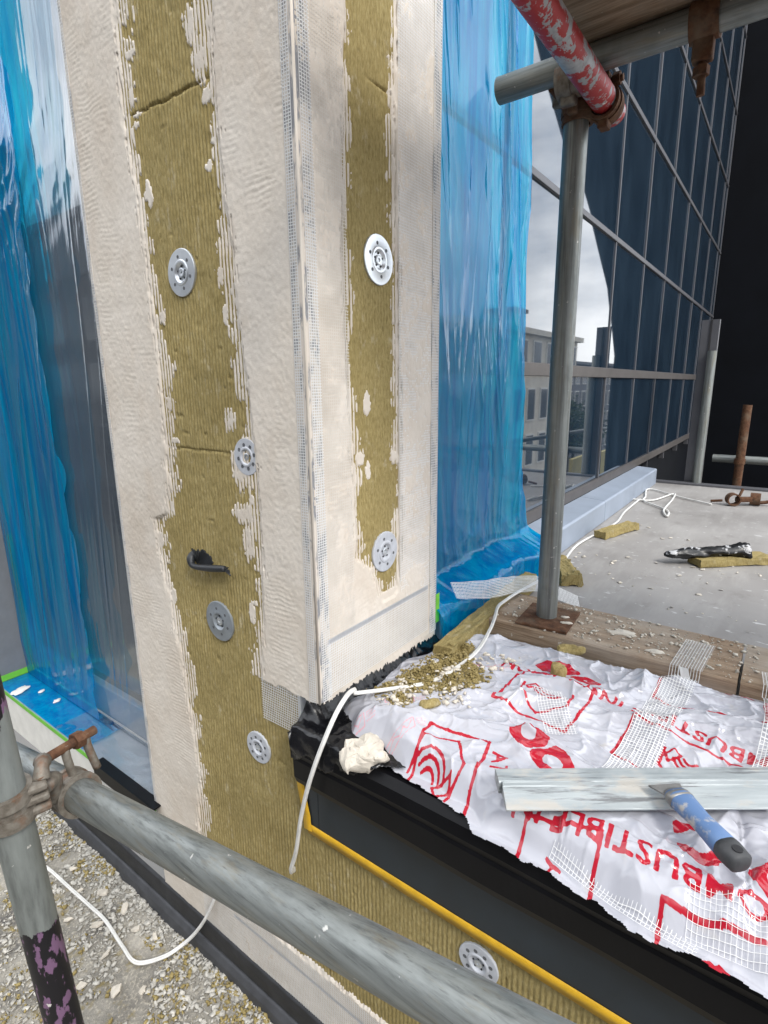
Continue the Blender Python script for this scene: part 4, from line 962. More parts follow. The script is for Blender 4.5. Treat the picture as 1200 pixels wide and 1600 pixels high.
G().tube(tp0 - ta * .021, tp0 + ta * .021, TR + 0.0058, 32, wall=0.0052).build('band', M['iron'], pc, auto=0.5)
for dz in (-0.016, 0.016): G().tube(tp0 + ta * (dz - .0045), tp0 + ta * (dz + .0045), TR + 0.0085, 32, wall=0.0040).build('rib', M['iron'], pc, auto=0.5)
ey = pp + Vector((0.034, -0.016, 0.0))
for dz in (-0.016, 0.001, 0.017):
    G().obox(ey + ua * dz - Vector((.008, 0, 0)), (.017, -.004, 0), (.003, .012, 0), ua * .0062).build('hinge_knuckle', M['iron'], pc, bevel=.004)
G().tube(ey + Vector((.004, 0, 0)) - ua * .026, ey + Vector((.004, 0, 0)) + ua * .0265, .0060, 12).build('hinge_pin', M['rust'], pc, auto=.5)
G().path([ey + Vector((.004, .002, .018)), ey + Vector((.012, .014, .034)), Vector((-0.372, 0.190, 0.084))], .0105, 10, 5, rfn=lambda q: .012 - .003 * math.sin(PI * q)).build('neck', M['iron'], pc, smooth=True)
G().path([ey + Vector((.010, .012, .000)), ey + Vector((.028, .030, -.010)), tp0 + Vector((-.030, -.004, .010))], .012, 10, 4).build('saddle', M['iron'], pc, smooth=True)
b0 = Vector((-0.372, 0.196, 0.081)); b1 = Vector((-0.288, 0.212, 0.079)); bd = (b1 - b0).normalized()
bt = G().tube(b0, b1, .0072, 14).build('bolt', M['rust'], pc, auto=.5)
g = G(); hexnut(g, b0 + bd * .050, bd, .0130, .014); g.build('nut', M['rust'], bt)
for k in (.036, .070): G().path([tp0 + Vector((-.034 + k, -.004, .022)), b0 + bd * k + Vector((0, -.002, -.018)), b0 + bd * k + Vector((0, 0, .004))], .0062, 10, 5).build('bolt_fork', M['iron'], pc, smooth=True)

# far end of the deck: posts and tubes
fp = pole('far_post', (3.125, -0.203, -0.5), (3.125, -0.208, 0.78), M['galv'], 'upright galvanised tube in front of the grey channel at the far deck edge')
fc = thing('channel_post', (3.17, -0.18, -0.5), 'tall flat grey steel channel standing behind the far galvanised tube', 'post')
G().box((3.155, -0.225, -0.5), (3.165, -0.135, 0.955)).build('web', M['mullion'], fc)
G().box((3.150, -0.190, -0.5), (3.154, -0.180, 0.955)).build('joint_strip', M['hole'], fc)
G().box((3.166, -0.225, -0.5), (3.20, -0.219, 0.955)).build('flange', M['mullion'], fc)
pole('rusty_post', (3.30, -0.400, -0.6), (3.30, -0.405, 0.47), M['rust'], 'rusty brown upright tube beyond the far deck edge')
pole('far_rail', (3.352, -0.255, 0.140), (3.352, -2.6, 0.125), M['galv_y'], 'horizontal galvanised rail crossing behind the rusty upright tube')
cc = thing('ring_clip', (3.30, -0.402, 0.115), 'small rusty clip where the far rail meets the rusty tube', 'coupler')
G().tube((3.30, -0.402, 0.118), (3.30, -0.402, 0.150), TR + 0.006, 24, wall=0.0055).build('band', M['rust'], cc, auto=0.5)
G().obox((3.327, -0.402, 0.134), (0.006, 0, 0), (0, 0.02, 0), (0, 0, 0.012)).build('lug', M['rust'], cc, bevel=.002)
# seen mirrored in the glass
pole('reflected_rail', (4.2, -1.5, 0.02), (9.5, -1.5, -0.10), M['galv'], 'pale handrail tube mirrored in the glazing beside the upright pole')
yb = G().box((8.9, -2.06, -1.34), (12.3, -2.0, -0.66)); yo = yb.build('yellow_barrier', M['yellow'], base=(10.6, -2.03, -1.34)); tag(yo, 'flat yellow board mirrored low in the glazing near the metal sill', 'board')

# ================================================================== NEIGHBOURING BUILDINGS
def building(name, label, x0, x1, yf, yd, z0, z1, nx, nz, wall, face):
    """block with window openings on the face that looks towards the deck; face '+y' or '+x'"""
    t = thing(name, ((x0 + x1) / 2, yf, z0), label, 'building')
    if face == '+y':
        G().box((x0, yf - yd, z0), (x1, yf, z1)).build('wall', wall, t)
        G().box((x0 - .3, yf - yd, z1), (x1 + .3, yf + .4, z1 + .35)).build('cornice', wall, t)
        for i in range(nx):
            for j in range(nz):
                cx = x0 + (i + .5) * (x1 - x0) / nx; cz = z0 + (j + .55) * (z1 - z0) / nz; w = (x1 - x0) / nx * .25; h = (z1 - z0) / nz * .32
                f = G().box((cx - w - .12, yf + .002, cz - h - .12), (cx + w + .12, yf + .10, cz + h + .12)).build('window', M['whiteb'], t)
                G().box((cx - w, yf + .09, cz - h), (cx + w, yf + .12, cz + h)).build('glazing', M['winglass'], f)
    else:
        G().box((x0 - yd, yf, z0), (x0, x1, z1)).build('wall', wall, t)
        G().box((x0 - yd, yf - .3, z1), (x0 + .4, x1 + .3, z1 + .4)).build('parapet', M['slate'], t)
        for i in range(nx):
            for j in range(nz):
                cy = yf + (i + .5) * (x1 - yf) / nx; cz = z0 + (j + .55) * (z1 - z0) / nz; w = (x1 - yf) / nx * .25; h = (z1 - z0) / nz * .32
                f = G().box((x0 + .002, cy - w - .12, cz - h - .12), (x0 + .10, cy + w + .12, cz + h + .12)).build('window', M['slate'], t)
                G().box((x0 + .09, cy - w, cz - h), (x0 + .12, cy + w, cz + h)).build('glazing', M['winglass'], f)
    return t
building('stone_building', 'pale stone building with rows of windows mirrored in the glazing', 26, 46, -14, 8, -9, 3.9, 8, 4, M['stone'], '+y')
tw = thing('chimney_block', (38, -16, 4.2), 'small stone chimney block above the mirrored stone building', 'chimney')
G().box((36.5, -17, 4.2), (38.5, -15.5, 5.6)).build('stack', M['stone'], tw); G().box((36.3, -17.2, 5.6), (38.7, -15.3, 5.85)).build('cap', M['slate'], tw)
building('low_block', 'long low grey block beyond the stone building, mirrored in the glazing', 47, 90, -22, 10, -9, 3.1, 14, 4, M['slate'], '+y')
building('opposite_building', 'dark building front across the street, mirrored in the left window', -17, 70, -30, 10, -9, 10.5, 18, 5, M['brick'], '+x')
def tree(x, y, z, h, r, label, seed):
    t = thing('street_tree', (x, y, z), label, 'tree'); rr = np.random.default_rng(seed)
    g = G().path([(x, y, z), (x + .1, y, z + h * .35), (x - .1, y + .1, z + h * .7)], .2, 8, 4, rfn=lambda q: .22 * (1 - .7 * q))
    for k in range(7):
        a = rr.uniform(0, 6.28); zz = z + h * rr.uniform(.3, .6); g.path([(x, y, zz), (x + math.cos(a) * r * .4, y + math.sin(a) * r * .4, zz + h * .15), (x + math.cos(a) * r * .75, y + math.sin(a) * r * .75, zz + h * .25)], .07, 6, 3, rfn=lambda q: .08 * (1 - .8 * q))
    g.build('trunk', M['bark'], t)
    n = 2600; cl = rr.normal(0, 1, (26, 3)); cl /= np.linalg.norm(cl, axis=1)[:, None]; cl *= rr.uniform(.35, .95, (26, 1)); ci = rr.integers(0, 26, n)
    c = cl[ci] + rr.normal(0, .16, (n, 3)); c = c * [r, r, h * .36] + [x, y, z + h * .66]
    a = rr.normal(0, 1, (n, 3)); a /= np.linalg.norm(a, axis=1)[:, None]; b = np.cross(a, rr.normal(0, 1, (n, 3))); b /= np.linalg.norm(b, axis=1)[:, None]
    V = np.stack([c - a * .16, c + b * .09, c + a * .16, c - b * .09], 1).reshape(-1, 3)
    mk('crown', V, np.arange(n * 4).reshape(-1, 4), M['leaf'], t)
tree(51, -15, -9, 8.6, 3.0, 'dark leafy street tree mirrored right of the stone building', 3)
tree(56, -16, -9, 7.6, 2.8, 'smaller leafy tree mirrored behind the far post', 5)

# ================================================================== TOOLS ON THE BAG
se = thing('straightedge', (0.19, -0.65, 0.05), 'long dirty aluminium plasterer straightedge lying across the white bag', 'straightedge')
o0 = Vector((-0.024, -0.352, 0.056)); dv = Vector((0.587, -0.8096, 0.0)); wv = Vector((0.8096, 0.587, 0)) * 0.82; up = Vector((0, 0, 1))
for nm, prof, mt in (('hollow_back', [(0.0015, 0), (0.0015, .0165), (0.004, .019), (.033, .019), (.036, .0165), (.036, 0)], M['alu']), ('tapered_edge', [(-.038, .0), (-.038, .0025), (-.004, .0155), (-.001, .0205), (.0012, .0205), (.0012, 0)], M['alu'])):
    poly = [o0 + wv * a + up * b for a, b in prof]
    N = len(poly); g = G(); L = 0.62
    g.prism(poly, dv * (0.0 if nm == 'hollow_back' else 0.004), dv * L); g.build(nm, mt, se, bevel=0.0008)
kn = thing('filling_knife', (0.03, -0.59, 0.07), 'plastering knife with scuffed blue handle resting on the straightedge', 'knife')
kd = Vector((0.70, 0.714, 0)).normalized() * 0.86; kw = Vector((-0.714, 0.70, 0)); h0 = Vector((0.002, -0.628, 0.083))
secs = [(0, .010, .009), (.004, .0135, .0115), (.022, .0150, .0125), (.05, .0135, .0115), (.075, .0125, .0105), (.10, .0145, .0115), (.118, .0165, .0105), (.128, .0150, .0085)]
def loft(secs, c0, d, w, n=20, zoff=lambda s: 0.0, p=2.6):
    V = []; F = []
    for (s_, a, b) in secs:
        for k in range(n):
            t = 2 * PI * k / n; ct, st = math.cos(t), math.sin(t); e = 2 / p
            V.append(c0 + d * s_ + w * (a * math.copysign(abs(ct) ** e, ct)) + Vector((0, 0, zoff(s_) + b * math.copysign(abs(st) ** e, st))))
    for i in range(len(secs) - 1): F += [(i * n + k, i * n + (k + 1) % n, (i + 1) * n + (k + 1) % n, (i + 1) * n + k) for k in range(n)]
    F += [tuple(reversed(range(n))), tuple(range((len(secs) - 1) * n, len(secs) * n))]
    return V, F
V_, F_ = loft([s_ for s_ in secs if s_[0] >= .022], h0, kd, kw); hd = mk('handle', V_, F_, M['handle'], kn, smooth=True)
V_, F_ = loft([(0, .0095, .0085), (.003, .0138, .0118), (.0225, .0153, .0128), (.030, .0148, .0122)], h0, kd, kw); gp = mk('end_cap', V_, F_, M['dark_grip'], kn, smooth=True)
G().tube(h0 + kd * .011 + Vector((0, 0, .0105)), h0 + kd * .011 + Vector((0, 0, .0131)), 0.0055, 14).build('hang_hole_shade', M['hole'], gp)  # no opening here: a dark disc carries the shade of the hole
sh0 = h0 + kd * .124 + Vector((0, 0, -0.001))
poly = [sh0 - kw * .012, sh0 + kd * .010 - kw * .015, sh0 + kd * .022 - kw * .019, sh0 + kd * .027 + kw * .024, sh0 + kd * .012 + kw * .017, sh0 + kw * .012]
G().prism(poly, (0, 0, -.0012), (0, 0, .0012)).build('blade', M['blade'], kn)
V_, F_ = loft([(.112, .0168, .0112), (.124, .0165, .0095), (.134, .012, .005)], h0, kd, kw); mk('ferrule', V_, F_, M['blade'], kn, smooth=True)

# ================================================================== LOOSE MESH STRIPS
def bagsurf(lift):
    return lambda x, y: np.stack([x, y, np.maximum(bag_z(x, y), 0.046 * (x > 0.515)) + lift], -1)
def ribbon_fn(p0, p1, w, lift, bow=0.0):
    p0 = np.array(p0); p1 = np.array(p1); d = p1 - p0; L = np.hypot(*d); d = d / L; n = np.array([-d[1], d[0]])
    f = bagsurf(lift)
    def fn(a, b):   # a across 0..w, b along 0..L
        q = bow * np.sin(PI * np.asarray(b) / L)
        return f(p0[0] + d[0] * b + n[0] * (a - w / 2 + q), p0[1] + d[1] * b + n[1] * (a - w / 2 + q))
    return fn, L
def strip_mesh(p0, p1, w, label, lift=0.004, pitch=0.0052, wd=0.0011, bow=0.0, pv=None):
    fn, L = ribbon_fn(p0, p1, w, lift, bow)
    Vs = []; Fs = []; nb = 0
    def st(A, B):
        nonlocal nb
        k = len(A); Vs.append(np.concatenate([A, B])); i = np.arange(k - 1); Fs.append(np.stack([i, i + 1, i + 1 + k, i + k], -1) + nb); nb += 2 * k
    for a in np.arange(0, w + 1e-6, pitch):
        t = np.linspace(0, L, 70); st(fn(np.full_like(t, a - wd / 2), t), fn(np.full_like(t, a + wd / 2), t))
    for b in np.arange(0, L, pv or pitch):
        t = np.linspace(0, w, 8); st(fn(t, np.full_like(t, b - wd / 2)), fn(t, np.full_like(t, b + wd / 2)))
    o = mk('mesh_offcut', np.concatenate(Vs), np.concatenate(Fs), M['mesh'], base=(p0[0], p0[1], 0.04)); tag(o, label, 'mesh strip'); return o
strip_mesh((0.655, -0.515), (0.115, -0.478), 0.056, 'white fibre mesh strip running from the timber board across the printed bag', 0.004)
strip_mesh((0.57, -0.655), (0.24, -0.655), 0.055, 'curled fibre mesh strip at the right edge above the straightedge', 0.010, bow=0.01)
strip_mesh((-0.026, -0.430), (-0.058, -0.60), 0.014, 'narrow fibre mesh strip trailing along the near edge of the bag', 0.005, 0.0047, 0.0006, bow=-0.008)
strip_mesh((-0.030, -0.585), (-0.015, -0.72), 0.045, 'small fibre mesh piece over red print at the bottom right', 0.004, wd=0.00042)
strip_mesh((0.27, -0.315), (0.17, -0.375), 0.05, 'faint fibre mesh scrap beside the house symbol on the bag', 0.004, wd=0.0008)
# mesh tape bridging from the blue sheet over the wool offcut to the pole
_ra = np.array([(0.404, -0.034, 0.163), (0.60, -0.040, 0.112), (0.786, -0.030, 0.064), (0.836, -0.076, 0.060), (0.875, -0.185, 0.012)])
_rb = np.array([(0.425, -0.040, 0.118), (0.56, -0.060, 0.078), (0.671, -0.078, 0.060), (0.730, -0.120, 0.056), (0.80, -0.215, 0.006)])
def tape_fn(a, b):
    t = np.asarray(b) / 0.48 * 4; k = np.asarray(a) / 0.05
    A = np.stack([np.interp(t, range(5), _ra[:, c]) for c in range(3)], -1); B = np.stack([np.interp(t, range(5), _rb[:, c]) for c in range(3)], -1)
    return A + (B - A) * k[:, None] + np.stack([0 * k, 0 * k, 0.002 * vn(b * 30, a * 10, 3)], -1)
tp = fabric('mesh_tape', tape_fn, 0.0, 0.05, 0.0, 0.48, 0.0042, 0.0011, M['mesh'], base=(0.7, -0.06, 0.04), nseg=8)
del tp['kind']; tag(tp, 'white mesh tape stretched from the blue sheet past the upright pole', 'mesh strip')

# ================================================================== WOOL OFFCUTS AND SMALL THINGS
def rough_box(name, c, half, rotz, label, cat, amp=0.004, mat='wool', n=(14, 6, 5), tilt=0.0, group=None, seed=0):
    bm = bmesh.new(); bmesh.ops.create_cube(bm, size=2)
    bmesh.ops.subdivide_edges(bm, edges=bm.edges[:], cuts=n[0] if max(half) > .05 else 9, use_grid_fill=True)
    V = np.array([v.co[:] for v in bm.verts]); V = V if max(half) > .05 else V / np.linalg.norm(V, axis=1)[:, None] * 0.75 + V * 0.35; r = V * np.array(half)
    nz = np.stack([fbm(r[:, 0] * 55 + seed, r[:, 1] * 55 + r[:, 2] * 41, 3, 3 + k) for k in range(3)], -1)
    r = r + nz * amp
    cz, sz = math.cos(rotz), math.sin(rotz); ct, st = math.cos(tilt), math.sin(tilt)
    x = r[:, 0] * ct - r[:, 2] * st; z = r[:, 0] * st + r[:, 2] * ct
    W = np.stack([c[0] + x * cz - r[:, 1] * sz, c[1] + x * sz + r[:, 1] * cz, c[2] + z], -1)
    bm.verts.ensure_lookup_table(); F = [tuple(v.index for v in f.verts) for f in bm.faces]; bm.free()
    o = mk(name, W, F, M[mat], base=(c[0], c[1], c[2] - half[2])); tag(o, label, cat, group); return o
def ang(p, q): return math.atan2(q[1] - p[1], q[0] - p[0])
rough_box('wool_offcut', (0.60, -0.052, 0.026), (0.285, 0.022, 0.024), ang((0.33, -0.060), (0.90, -0.030)), 'long strip of yellow mineral wool between the blue sheet and the timber board', 'wool offcut', 0.005, n=(30, 6, 5), seed=1)
rough_box('wool_offcut', (1.06, -0.085, 0.018), (0.10, 0.03, 0.018), 0.55, 'torn yellow wool lump just right of the upright pole by the sill', 'wool offcut', 0.010, seed=2)
rough_box('wool_offcut', (1.69, -0.095, 0.014), (0.125, 0.026, 0.013), -0.30, 'small wool block on the deck beside the metal sill', 'wool offcut', 0.004, seed=3)
rough_box('wool_offcut', (1.50, -0.51, 0.013), (0.135, 0.035, 0.012), ang((1.41, -0.412), (1.576, -0.594)), 'flat wool strip lying under the black and silver sleeve', 'wool offcut', 0.004, seed=4)
# foil sleeve
fs = thing('foil_sleeve', (1.45, -0.45, 0.03), 'crumpled black and silver sleeve with an open end lying on a wool strip', 'foil sleeve')
p0 = Vector((1.37, -0.325, 0.030)); p1 = Vector((1.53, -0.545, 0.046)); dd = (p1 - p0).normalized(); ww = Vector((-dd.y, dd.x, 0)).normalized(); V_ = []; F_ = []; n = 26; ns = 30; LL = (p1 - p0).length
for i in range(ns):
    t = i / (ns - 1); r = np.interp(t, [0, .05, .3, .55, .8, 1], [.006, .017, .026, .022, .024, .034])
    for k in range(n):
        a = 2 * PI * k / n; w_ = 1 + .22 * float(vn(t * 9, a * 1.6, 4)) + .15 * float(vn(t * 20, a * 3, 6))
        V_.append(p0 + dd * (LL * t) + ww * (r * 1.1 * w_ * math.cos(a)) + Vector((0, 0, r * .72 * w_ * math.sin(a))))
for i in range(ns - 1): F_ += [(i * n + k, i * n + (k + 1) % n, (i + 1) * n + (k + 1) % n, (i + 1) * n + k) for k in range(n)]
sv = mk('sleeve', V_, F_, M['foil'], fs, smooth=True); md = sv.modifiers.new('thickness', 'SOLIDIFY'); md.thickness = 0.002
# rusty coupler lying on the deck
rc_ = thing('loose_coupler', (2.58, -0.49, 0.0), 'loose rusty scaffold coupler lying open on the far deck', 'coupler')
cx, cy = 2.58, -0.48
for (dx, dy, az) in ((-0.02, 0.045, 0.4), (0.045, -0.045, 1.6)):
    a = Vector((math.cos(az), math.sin(az), 0)); p = Vector((cx + dx, cy + dy, 0.031))
    G().tube(p - a * 0.022, p + a * 0.022, TR + 0.0065, 22, wall=0.006).build('band', M['rust'], rc_, auto=.5)
G().obox((cx + .01, cy, 0.030), (0.02, -0.03, 0), (0.012, 0.010, 0), (0, 0, 0.012)).build('body', M['rust'], rc_, bevel=.004)
G().path([(cx + .05, cy - .06, .012), (cx + .06, cy - .10, .020), (cx + .05, cy - .135, .040)], .009, 8, 4).build('flap', M['rust'], rc_, smooth=True)
G().tube((cx - .01, cy + .02, .05), (cx + .0, cy + .01, .085), .0065, 10).build('bolt', M['rust'], rc_)
G().tube((cx - .02, cy + .09, .020), (cx - .01, cy + .14, .010), .0065, 10).build('bolt', M['rust'], rc_)

# white cables
def cable(name, pts, r, label, twin=True, sub=7):
    g = G().path(pts, r, 8, sub)
    if twin: g.path([Vector(p) + Vector((r * 1.1, r * 1.4, -r * .2)) for p in pts], r, 8, sub)
    o = g.build(name, M['cable'], base=pts[0], smooth=True); tag(o, label, 'cable'); return o
cable('white_cable', [(2.45, -0.03, 0.006), (2.10, -0.035, 0.006), (1.87, -0.055, 0.006), (1.70, -0.045, 0.006), (1.42, -0.022, 0.006), (1.22, -0.04, 0.006), (1.02, -0.075, 0.03), (0.84, -0.088, 0.050), (0.70, -0.082, 0.058), (0.615, -0.080, 0.060), (0.565, -0.082, 0.060), (0.515, -0.096, 0.050), (0.455, -0.112, bz(.455, -.112) + .012), (0.36, -0.132, bz(.36, -.132) + .008), (0.27, -0.137, bz(.27, -.137) + .006), (0.19, -0.115, bz(.19, -.115) + .006), (0.12, -0.075, bz(.12, -.075) + .006), (0.06, -0.028, 0.052)], 0.0028, 'white twin cable running from the sill past the pole over the bag')
cable('white_cable', [(0.075, -0.020, 0.050), (0.035, -0.034, 0.062), (-0.018, -0.046, 0.045), (-0.056, -0.032, -0.035), (-0.060, -0.004, -0.130), (-0.055, 0.022, -0.230), (-0.046, 0.050, -0.298), (-0.022, 0.066, -0.325)], 0.0032, 'white cable hanging from the pier corner down the wool wall', True, 8)
cable('white_cable', [(2.42, 0.004, 0.006), (2.45, -0.09, 0.006), (2.70, -0.15, 0.006), (2.52, -0.17, 0.006), (2.22, -0.18, 0.008), (2.10, -0.215, 0.006), (2.24, -0.19, .006), (2.40, -0.06, 0.006), (2.52, -0.04, .006), (2.78, -0.01, 0.006), (2.62, -0.19, .006), (2.50, -0.35, 0.006)], 0.0045, 'tangle of white cable lying on the far deck by the sill end', False)
fz = lambda x, y: float(floor_z(np.array([x]), np.array([y]))[0])
cp = [(-0.150, 1.06), (-0.141, 0.988), (-0.136, 0.88), (-0.128, 0.78), (-0.126, 0.702), (-0.136, 0.601), (-0.136, 0.535), (-0.090, 0.487)]
pts = [(x, y, fz(x, y) + 0.012) for x, y in cp] + [(-0.045, 0.465, -0.775), (-0.028, 0.435, -0.735), (-0.020, 0.395, -0.668), (-0.012, 0.365, -0.60), (-0.008, 0.345, -0.55)]
cable('white_cable', pts, 0.0031, 'white cable looping over the debris on the lower ledge', True)

# ================================================================== DEBRIS
def shards(name, n, sampler, smin, smax, mat, flat=0.45, seed=0, parent=None, power=2.2):
    """many small irregular chips joined as one stuff object"""
    r = np.random.default_rng(seed); C = sampler(n, r); n = len(C)
    size = smin + (smax - smin) * r.random(n) ** power
    base = np.array([(-1, -1, -1), (1, -1, -1), (1, 1, -1), (-1, 1, -1), (-.7, -.7, 1), (.7, -.7, 1), (.7, .7, 1), (-.7, .7, 1)], float) * .5
    V = base[None] * (1 + r.uniform(-.45, .45, (n, 8, 3)))
    V = V * size[:, None, None] * np.stack([np.ones(n), r.uniform(.22, .95, n), r.uniform(flat * .4, flat, n)], -1)[:, None]
    a = r.uniform(0, 6.28, n); ca, sa = np.cos(a), np.sin(a); tx = r.normal(0, .35, n)
    x = V[..., 0]; y = V[..., 1]; z = V[..., 2]; y, z = y * np.cos(tx)[:, None] - z * np.sin(tx)[:, None], y * np.sin(tx)[:, None] + z * np.cos(tx)[:, None]
    V = np.stack([x * ca[:, None] - y * sa[:, None], x * sa[:, None] + y * ca[:, None], z + size[:, None] * .18], -1) + C[:, None]
    F = np.array([(0, 3, 2, 1), (4, 5, 6, 7), (0, 1, 5, 4), (1, 2, 6, 5), (2, 3, 7, 6), (3, 0, 4, 7)])
    F = (F[None] + (np.arange(n) * 8)[:, None, None]).reshape(-1, 4)
    o = mk(name, V.reshape(-1, 3), F, M[mat], parent); return o
def ledge_sampler(n, r):
    x = -0.030 - 0.52 * r.random(n) ** 1.6; y = r.uniform(0.0, 1.6, n)
    keep = (fbm(x * 9, y * 9, 3, 77) + .35 * sstep(-.35, -.06, x)) > -.12; x = x[keep]; y = y[keep]
    return np.stack([x, y, floor_z(x, y) + .001], -1)
o = shards('mortar_debris', 17000, ledge_sampler, 0.0014, 0.016, 'rubble', .20, 5, power=3.6); tag(o, 'scatter of pale mortar crumbs over the lower ledge', 'debris', kind='stuff')
o = shards('wool_debris', 9000, lambda n, r: (lambda c: c[fbm(c[:, 0] * 16, c[:, 1] * 16, 3, 44) > .08])(ledge_sampler(n, r)), 0.002, 0.012, 'wool', .8, 6); tag(o, 'yellow wool crumbs among the mortar debris on the lower ledge', 'debris', kind='stuff')
def sheet_chip(name, x, y, z, s, label, seed, mat='chip', group=None, th=.22, cat='chip'):
    r = np.random.default_rng(seed); n = 9; a = np.sort(r.uniform(0, 6.28, n)); rad = s * r.uniform(.55, 1.1, n)
    el = r.uniform(.5, .95); ro = r.uniform(0, 3.1)
    P = [(rad[i] * math.cos(a[i]), rad[i] * el * math.sin(a[i])) for i in range(n)]
    P = [(p[0] * math.cos(ro) - p[1] * math.sin(ro), p[0] * math.sin(ro) + p[1] * math.cos(ro)) for p in P]
    g = G(); tilt = r.uniform(-.3, .3, 2)
    V = [(x + p[0], y + p[1], z + tilt[0] * p[0] + tilt[1] * p[1]) for p in P] + [(x + p[0] * .88, y + p[1] * .88, z + s * th + tilt[0] * p[0] + tilt[1] * p[1] + r.uniform(-.05, .05) * s) for p in P]
    F = [tuple(reversed(range(n))), tuple(range(n, 2 * n))] + [(i, (i + 1) % n, n + (i + 1) % n, n + i) for i in range(n)]
    o = mk(name, V, F, M[mat], base=(x, y, z)); tag(o, label, cat, group); return o
def splash(x, y, z, s, label, seed, mat='chip', th=.0012, el=.6, ro=0.0):
    n = 40; t = np.linspace(0, 2 * PI, n, endpoint=False); V = []; F = []
    rad = s * (1 + .35 * vn(2 + 1.6 * np.cos(t), 2 + 1.6 * np.sin(t), seed) + .12 * vn(9 + 5 * np.cos(t), 5 * np.sin(t), seed + 1))
    for (k, h) in ((1.0, 0.0), (.93, th * .8), (.6, th * 1.1), (.15, th * 1.4)):
        for i in range(n):
            a = rad[i] * k * math.cos(t[i]); b = rad[i] * k * el * math.sin(t[i])
            V.append((x + a * math.cos(ro) - b * math.sin(ro), y + a * math.sin(ro) + b * math.cos(ro), z + h + (.3 * th * float(vn(a * 300, b * 300, seed)) if h else 0)))
    for k in range(3): F += [(k * n + i, k * n + (i + 1) % n, (k + 1) * n + (i + 1) % n, (k + 1) * n + i) for i in range(n)]
    F.append(tuple(range(3 * n, 4 * n)))
    o = mk('mortar_splash', V, F, M[mat], base=(x, y, z), smooth=True); tag(o, label, 'mortar splash'); return o
for k, (x, y, s) in enumerate([(-0.085, 0.80, .020), (-0.12, 0.86, .016), (-0.075, 0.70, .022), (-0.09, 0.62, .018), (-0.14, 0.72, .018), (-0.17, 0.62, .016), (-0.10, 0.95, .014), (-0.07, 0.56, .016), (-0.18, 0.80, .014), (-0.20, 0.52, .018), (-0.16, 0.47, .015), (-0.24, 0.60, .014)]):
    sheet_chip('mortar_fragment', x, y, fz(x, y) + .006, s, 'large flat mortar fragment lying in the debris on the lower ledge', 30 + k, group='mortar fragments on the lower ledge')
# crumbs on the bag next to the pier
def bag_sampler(cl):
    def f(n, r):
        i = r.integers(0, len(cl), n); c = np.array([q[:2] for q in cl])[i]; s = np.array([q[2] for q in cl])[i]
        p = c + r.normal(0, 1, (n, 2)) * s[:, None] * [1, 1]
        return np.stack([p[:, 0], p[:, 1], bag_z(p[:, 0], p[:, 1]) + .001 + .017 * r.random(n) * np.exp(-np.sum((p - c) ** 2, 1) / s ** 2)], -1)
    return f
cl = [(0.20, -0.070, .011), (0.225, -0.095, .010), (0.29, -0.090, .012), (0.155, -0.085, .010), (0.13, -0.055, .010), (0.215, -0.150, .008), (0.245, -0.175, .008), (0.175, -0.150, .009), (0.33, -0.075, .009), (0.105, -0.100, .007), (0.275, -0.150, .007), (0.26, -0.115, .008), (0.185, -0.110, .008), (0.30, -0.125, .007), (0.20, -0.19, .006), (0.36, -0.10, .007)]
o = shards('wool_crumbs', 9000, bag_sampler([(a, b, c * 1.35) for a, b, c in cl]), 0.0016, 0.0070, 'wool', .5, 15, power=1.5); tag(o, 'heap of yellow wool crumbs on the bag beside the pier', 'debris', kind='stuff')
cl2 = [(0.15, -0.075, .025), (0.20, -0.12, .03), (0.26, -0.13, .03), (0.11, -0.10, .02), (0.17, -0.17, .02), (0.33, -0.18, .03)]
o = shards('mortar_crumbs', 420, bag_sampler(cl2), 0.0015, 0.012, 'chip', .5, 16); tag(o, 'cream mortar crumbs mixed in on the bag beside the pier', 'debris', kind='stuff')
rough_box('wool_lump', (0.355, -0.305, bz(.355, -.305) + .010), (0.018, 0.013, 0.013), 0.3, 'rounded wool lump sitting on red print in the middle of the bag', 'wool lump', .006, seed=8)
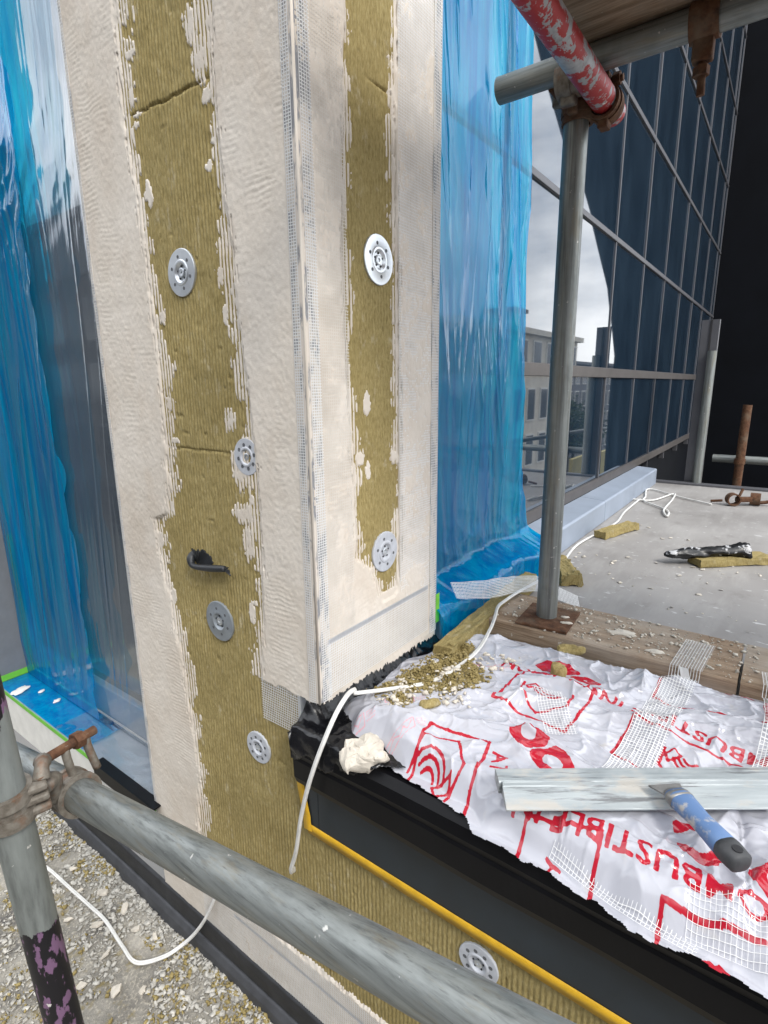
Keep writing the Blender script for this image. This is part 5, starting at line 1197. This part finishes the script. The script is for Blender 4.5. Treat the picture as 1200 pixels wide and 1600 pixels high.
rough_box('wool_lump', (0.475, -0.29, bz(.475, -.29) + .010), (0.028, 0.011, 0.008), -1.2, 'ragged wool scrap at the edge of the timber board', 'wool lump', .006, seed=9)
rough_box('wool_lump', (0.115, -0.155, bz(.115, -.155) + .006), (0.018, 0.010, 0.006), -.6, 'small flat wool scrap on the bag below the crumb heap', 'wool lump', .005, seed=10)
rough_box('mortar_lump', (-0.018, -0.108, 0.010), (0.036, 0.030, 0.016), -0.7, 'large cream mortar lump on the black sheet at the bag corner', 'mortar lump', .012, 'chip', seed=12)
# splashes of mortar on the deck and board
def splat_sampler(n, r):
    x = r.uniform(0.73, 1.9, n); y = -0.62 * r.random(n) - .03; k = fbm(x * 4, y * 6, 2, 7) > -.05; x, y = x[k], y[k]; return np.stack([x, y, np.full(len(x), -0.0015)], -1)
o = shards('mortar_specks', 340, splat_sampler, 0.003, 0.018, 'chip', .07, 22, power=3); tag(o, 'white mortar specks spattered over the grey deck', 'debris', kind='stuff')
def board_sampler(n, r): return np.stack([r.uniform(.53, .715, n), r.uniform(-.62, -.08, n), np.full(n, .0450)], -1)
o = shards('board_grit', 700, board_sampler, 0.0015, 0.010, 'chip', .5, 23, power=3); tag(o, 'grit and mortar crumbs on the timber sole board', 'debris', kind='stuff')
for (x, y, z, s, lab, sd_) in [(0.62, -0.36, .045, .032, 'long white mortar splash on the timber board right of the pole', 51), (0.565, -0.44, .045, .020, 'white mortar splash on the timber board near the mesh strip', 52), (0.585, -0.245, .052, .014, 'mortar blob on the corner of the rusty base plate', 53), (0.615, -0.232, .052, .010, 'pebble of mortar against the foot of the upright pole', 54)]:
    splash(x, y, z, s, lab, sd_, 'chip', .0022, .45, 1.9)
for (x, y, s, lab, sd_) in [(0.02, 1.50, .035, 'large white mortar splash on the blue film of the left sill', 61), (0.06, 1.43, .013, 'round white mortar drop on the blue film beside the large splash', 62), (0.065, 1.32, .015, 'oval white mortar drop on the blue film further right', 63)]:
    splash(x, y, -0.4515, s, lab, sd_, 'whiteb', .003, .55, .5)
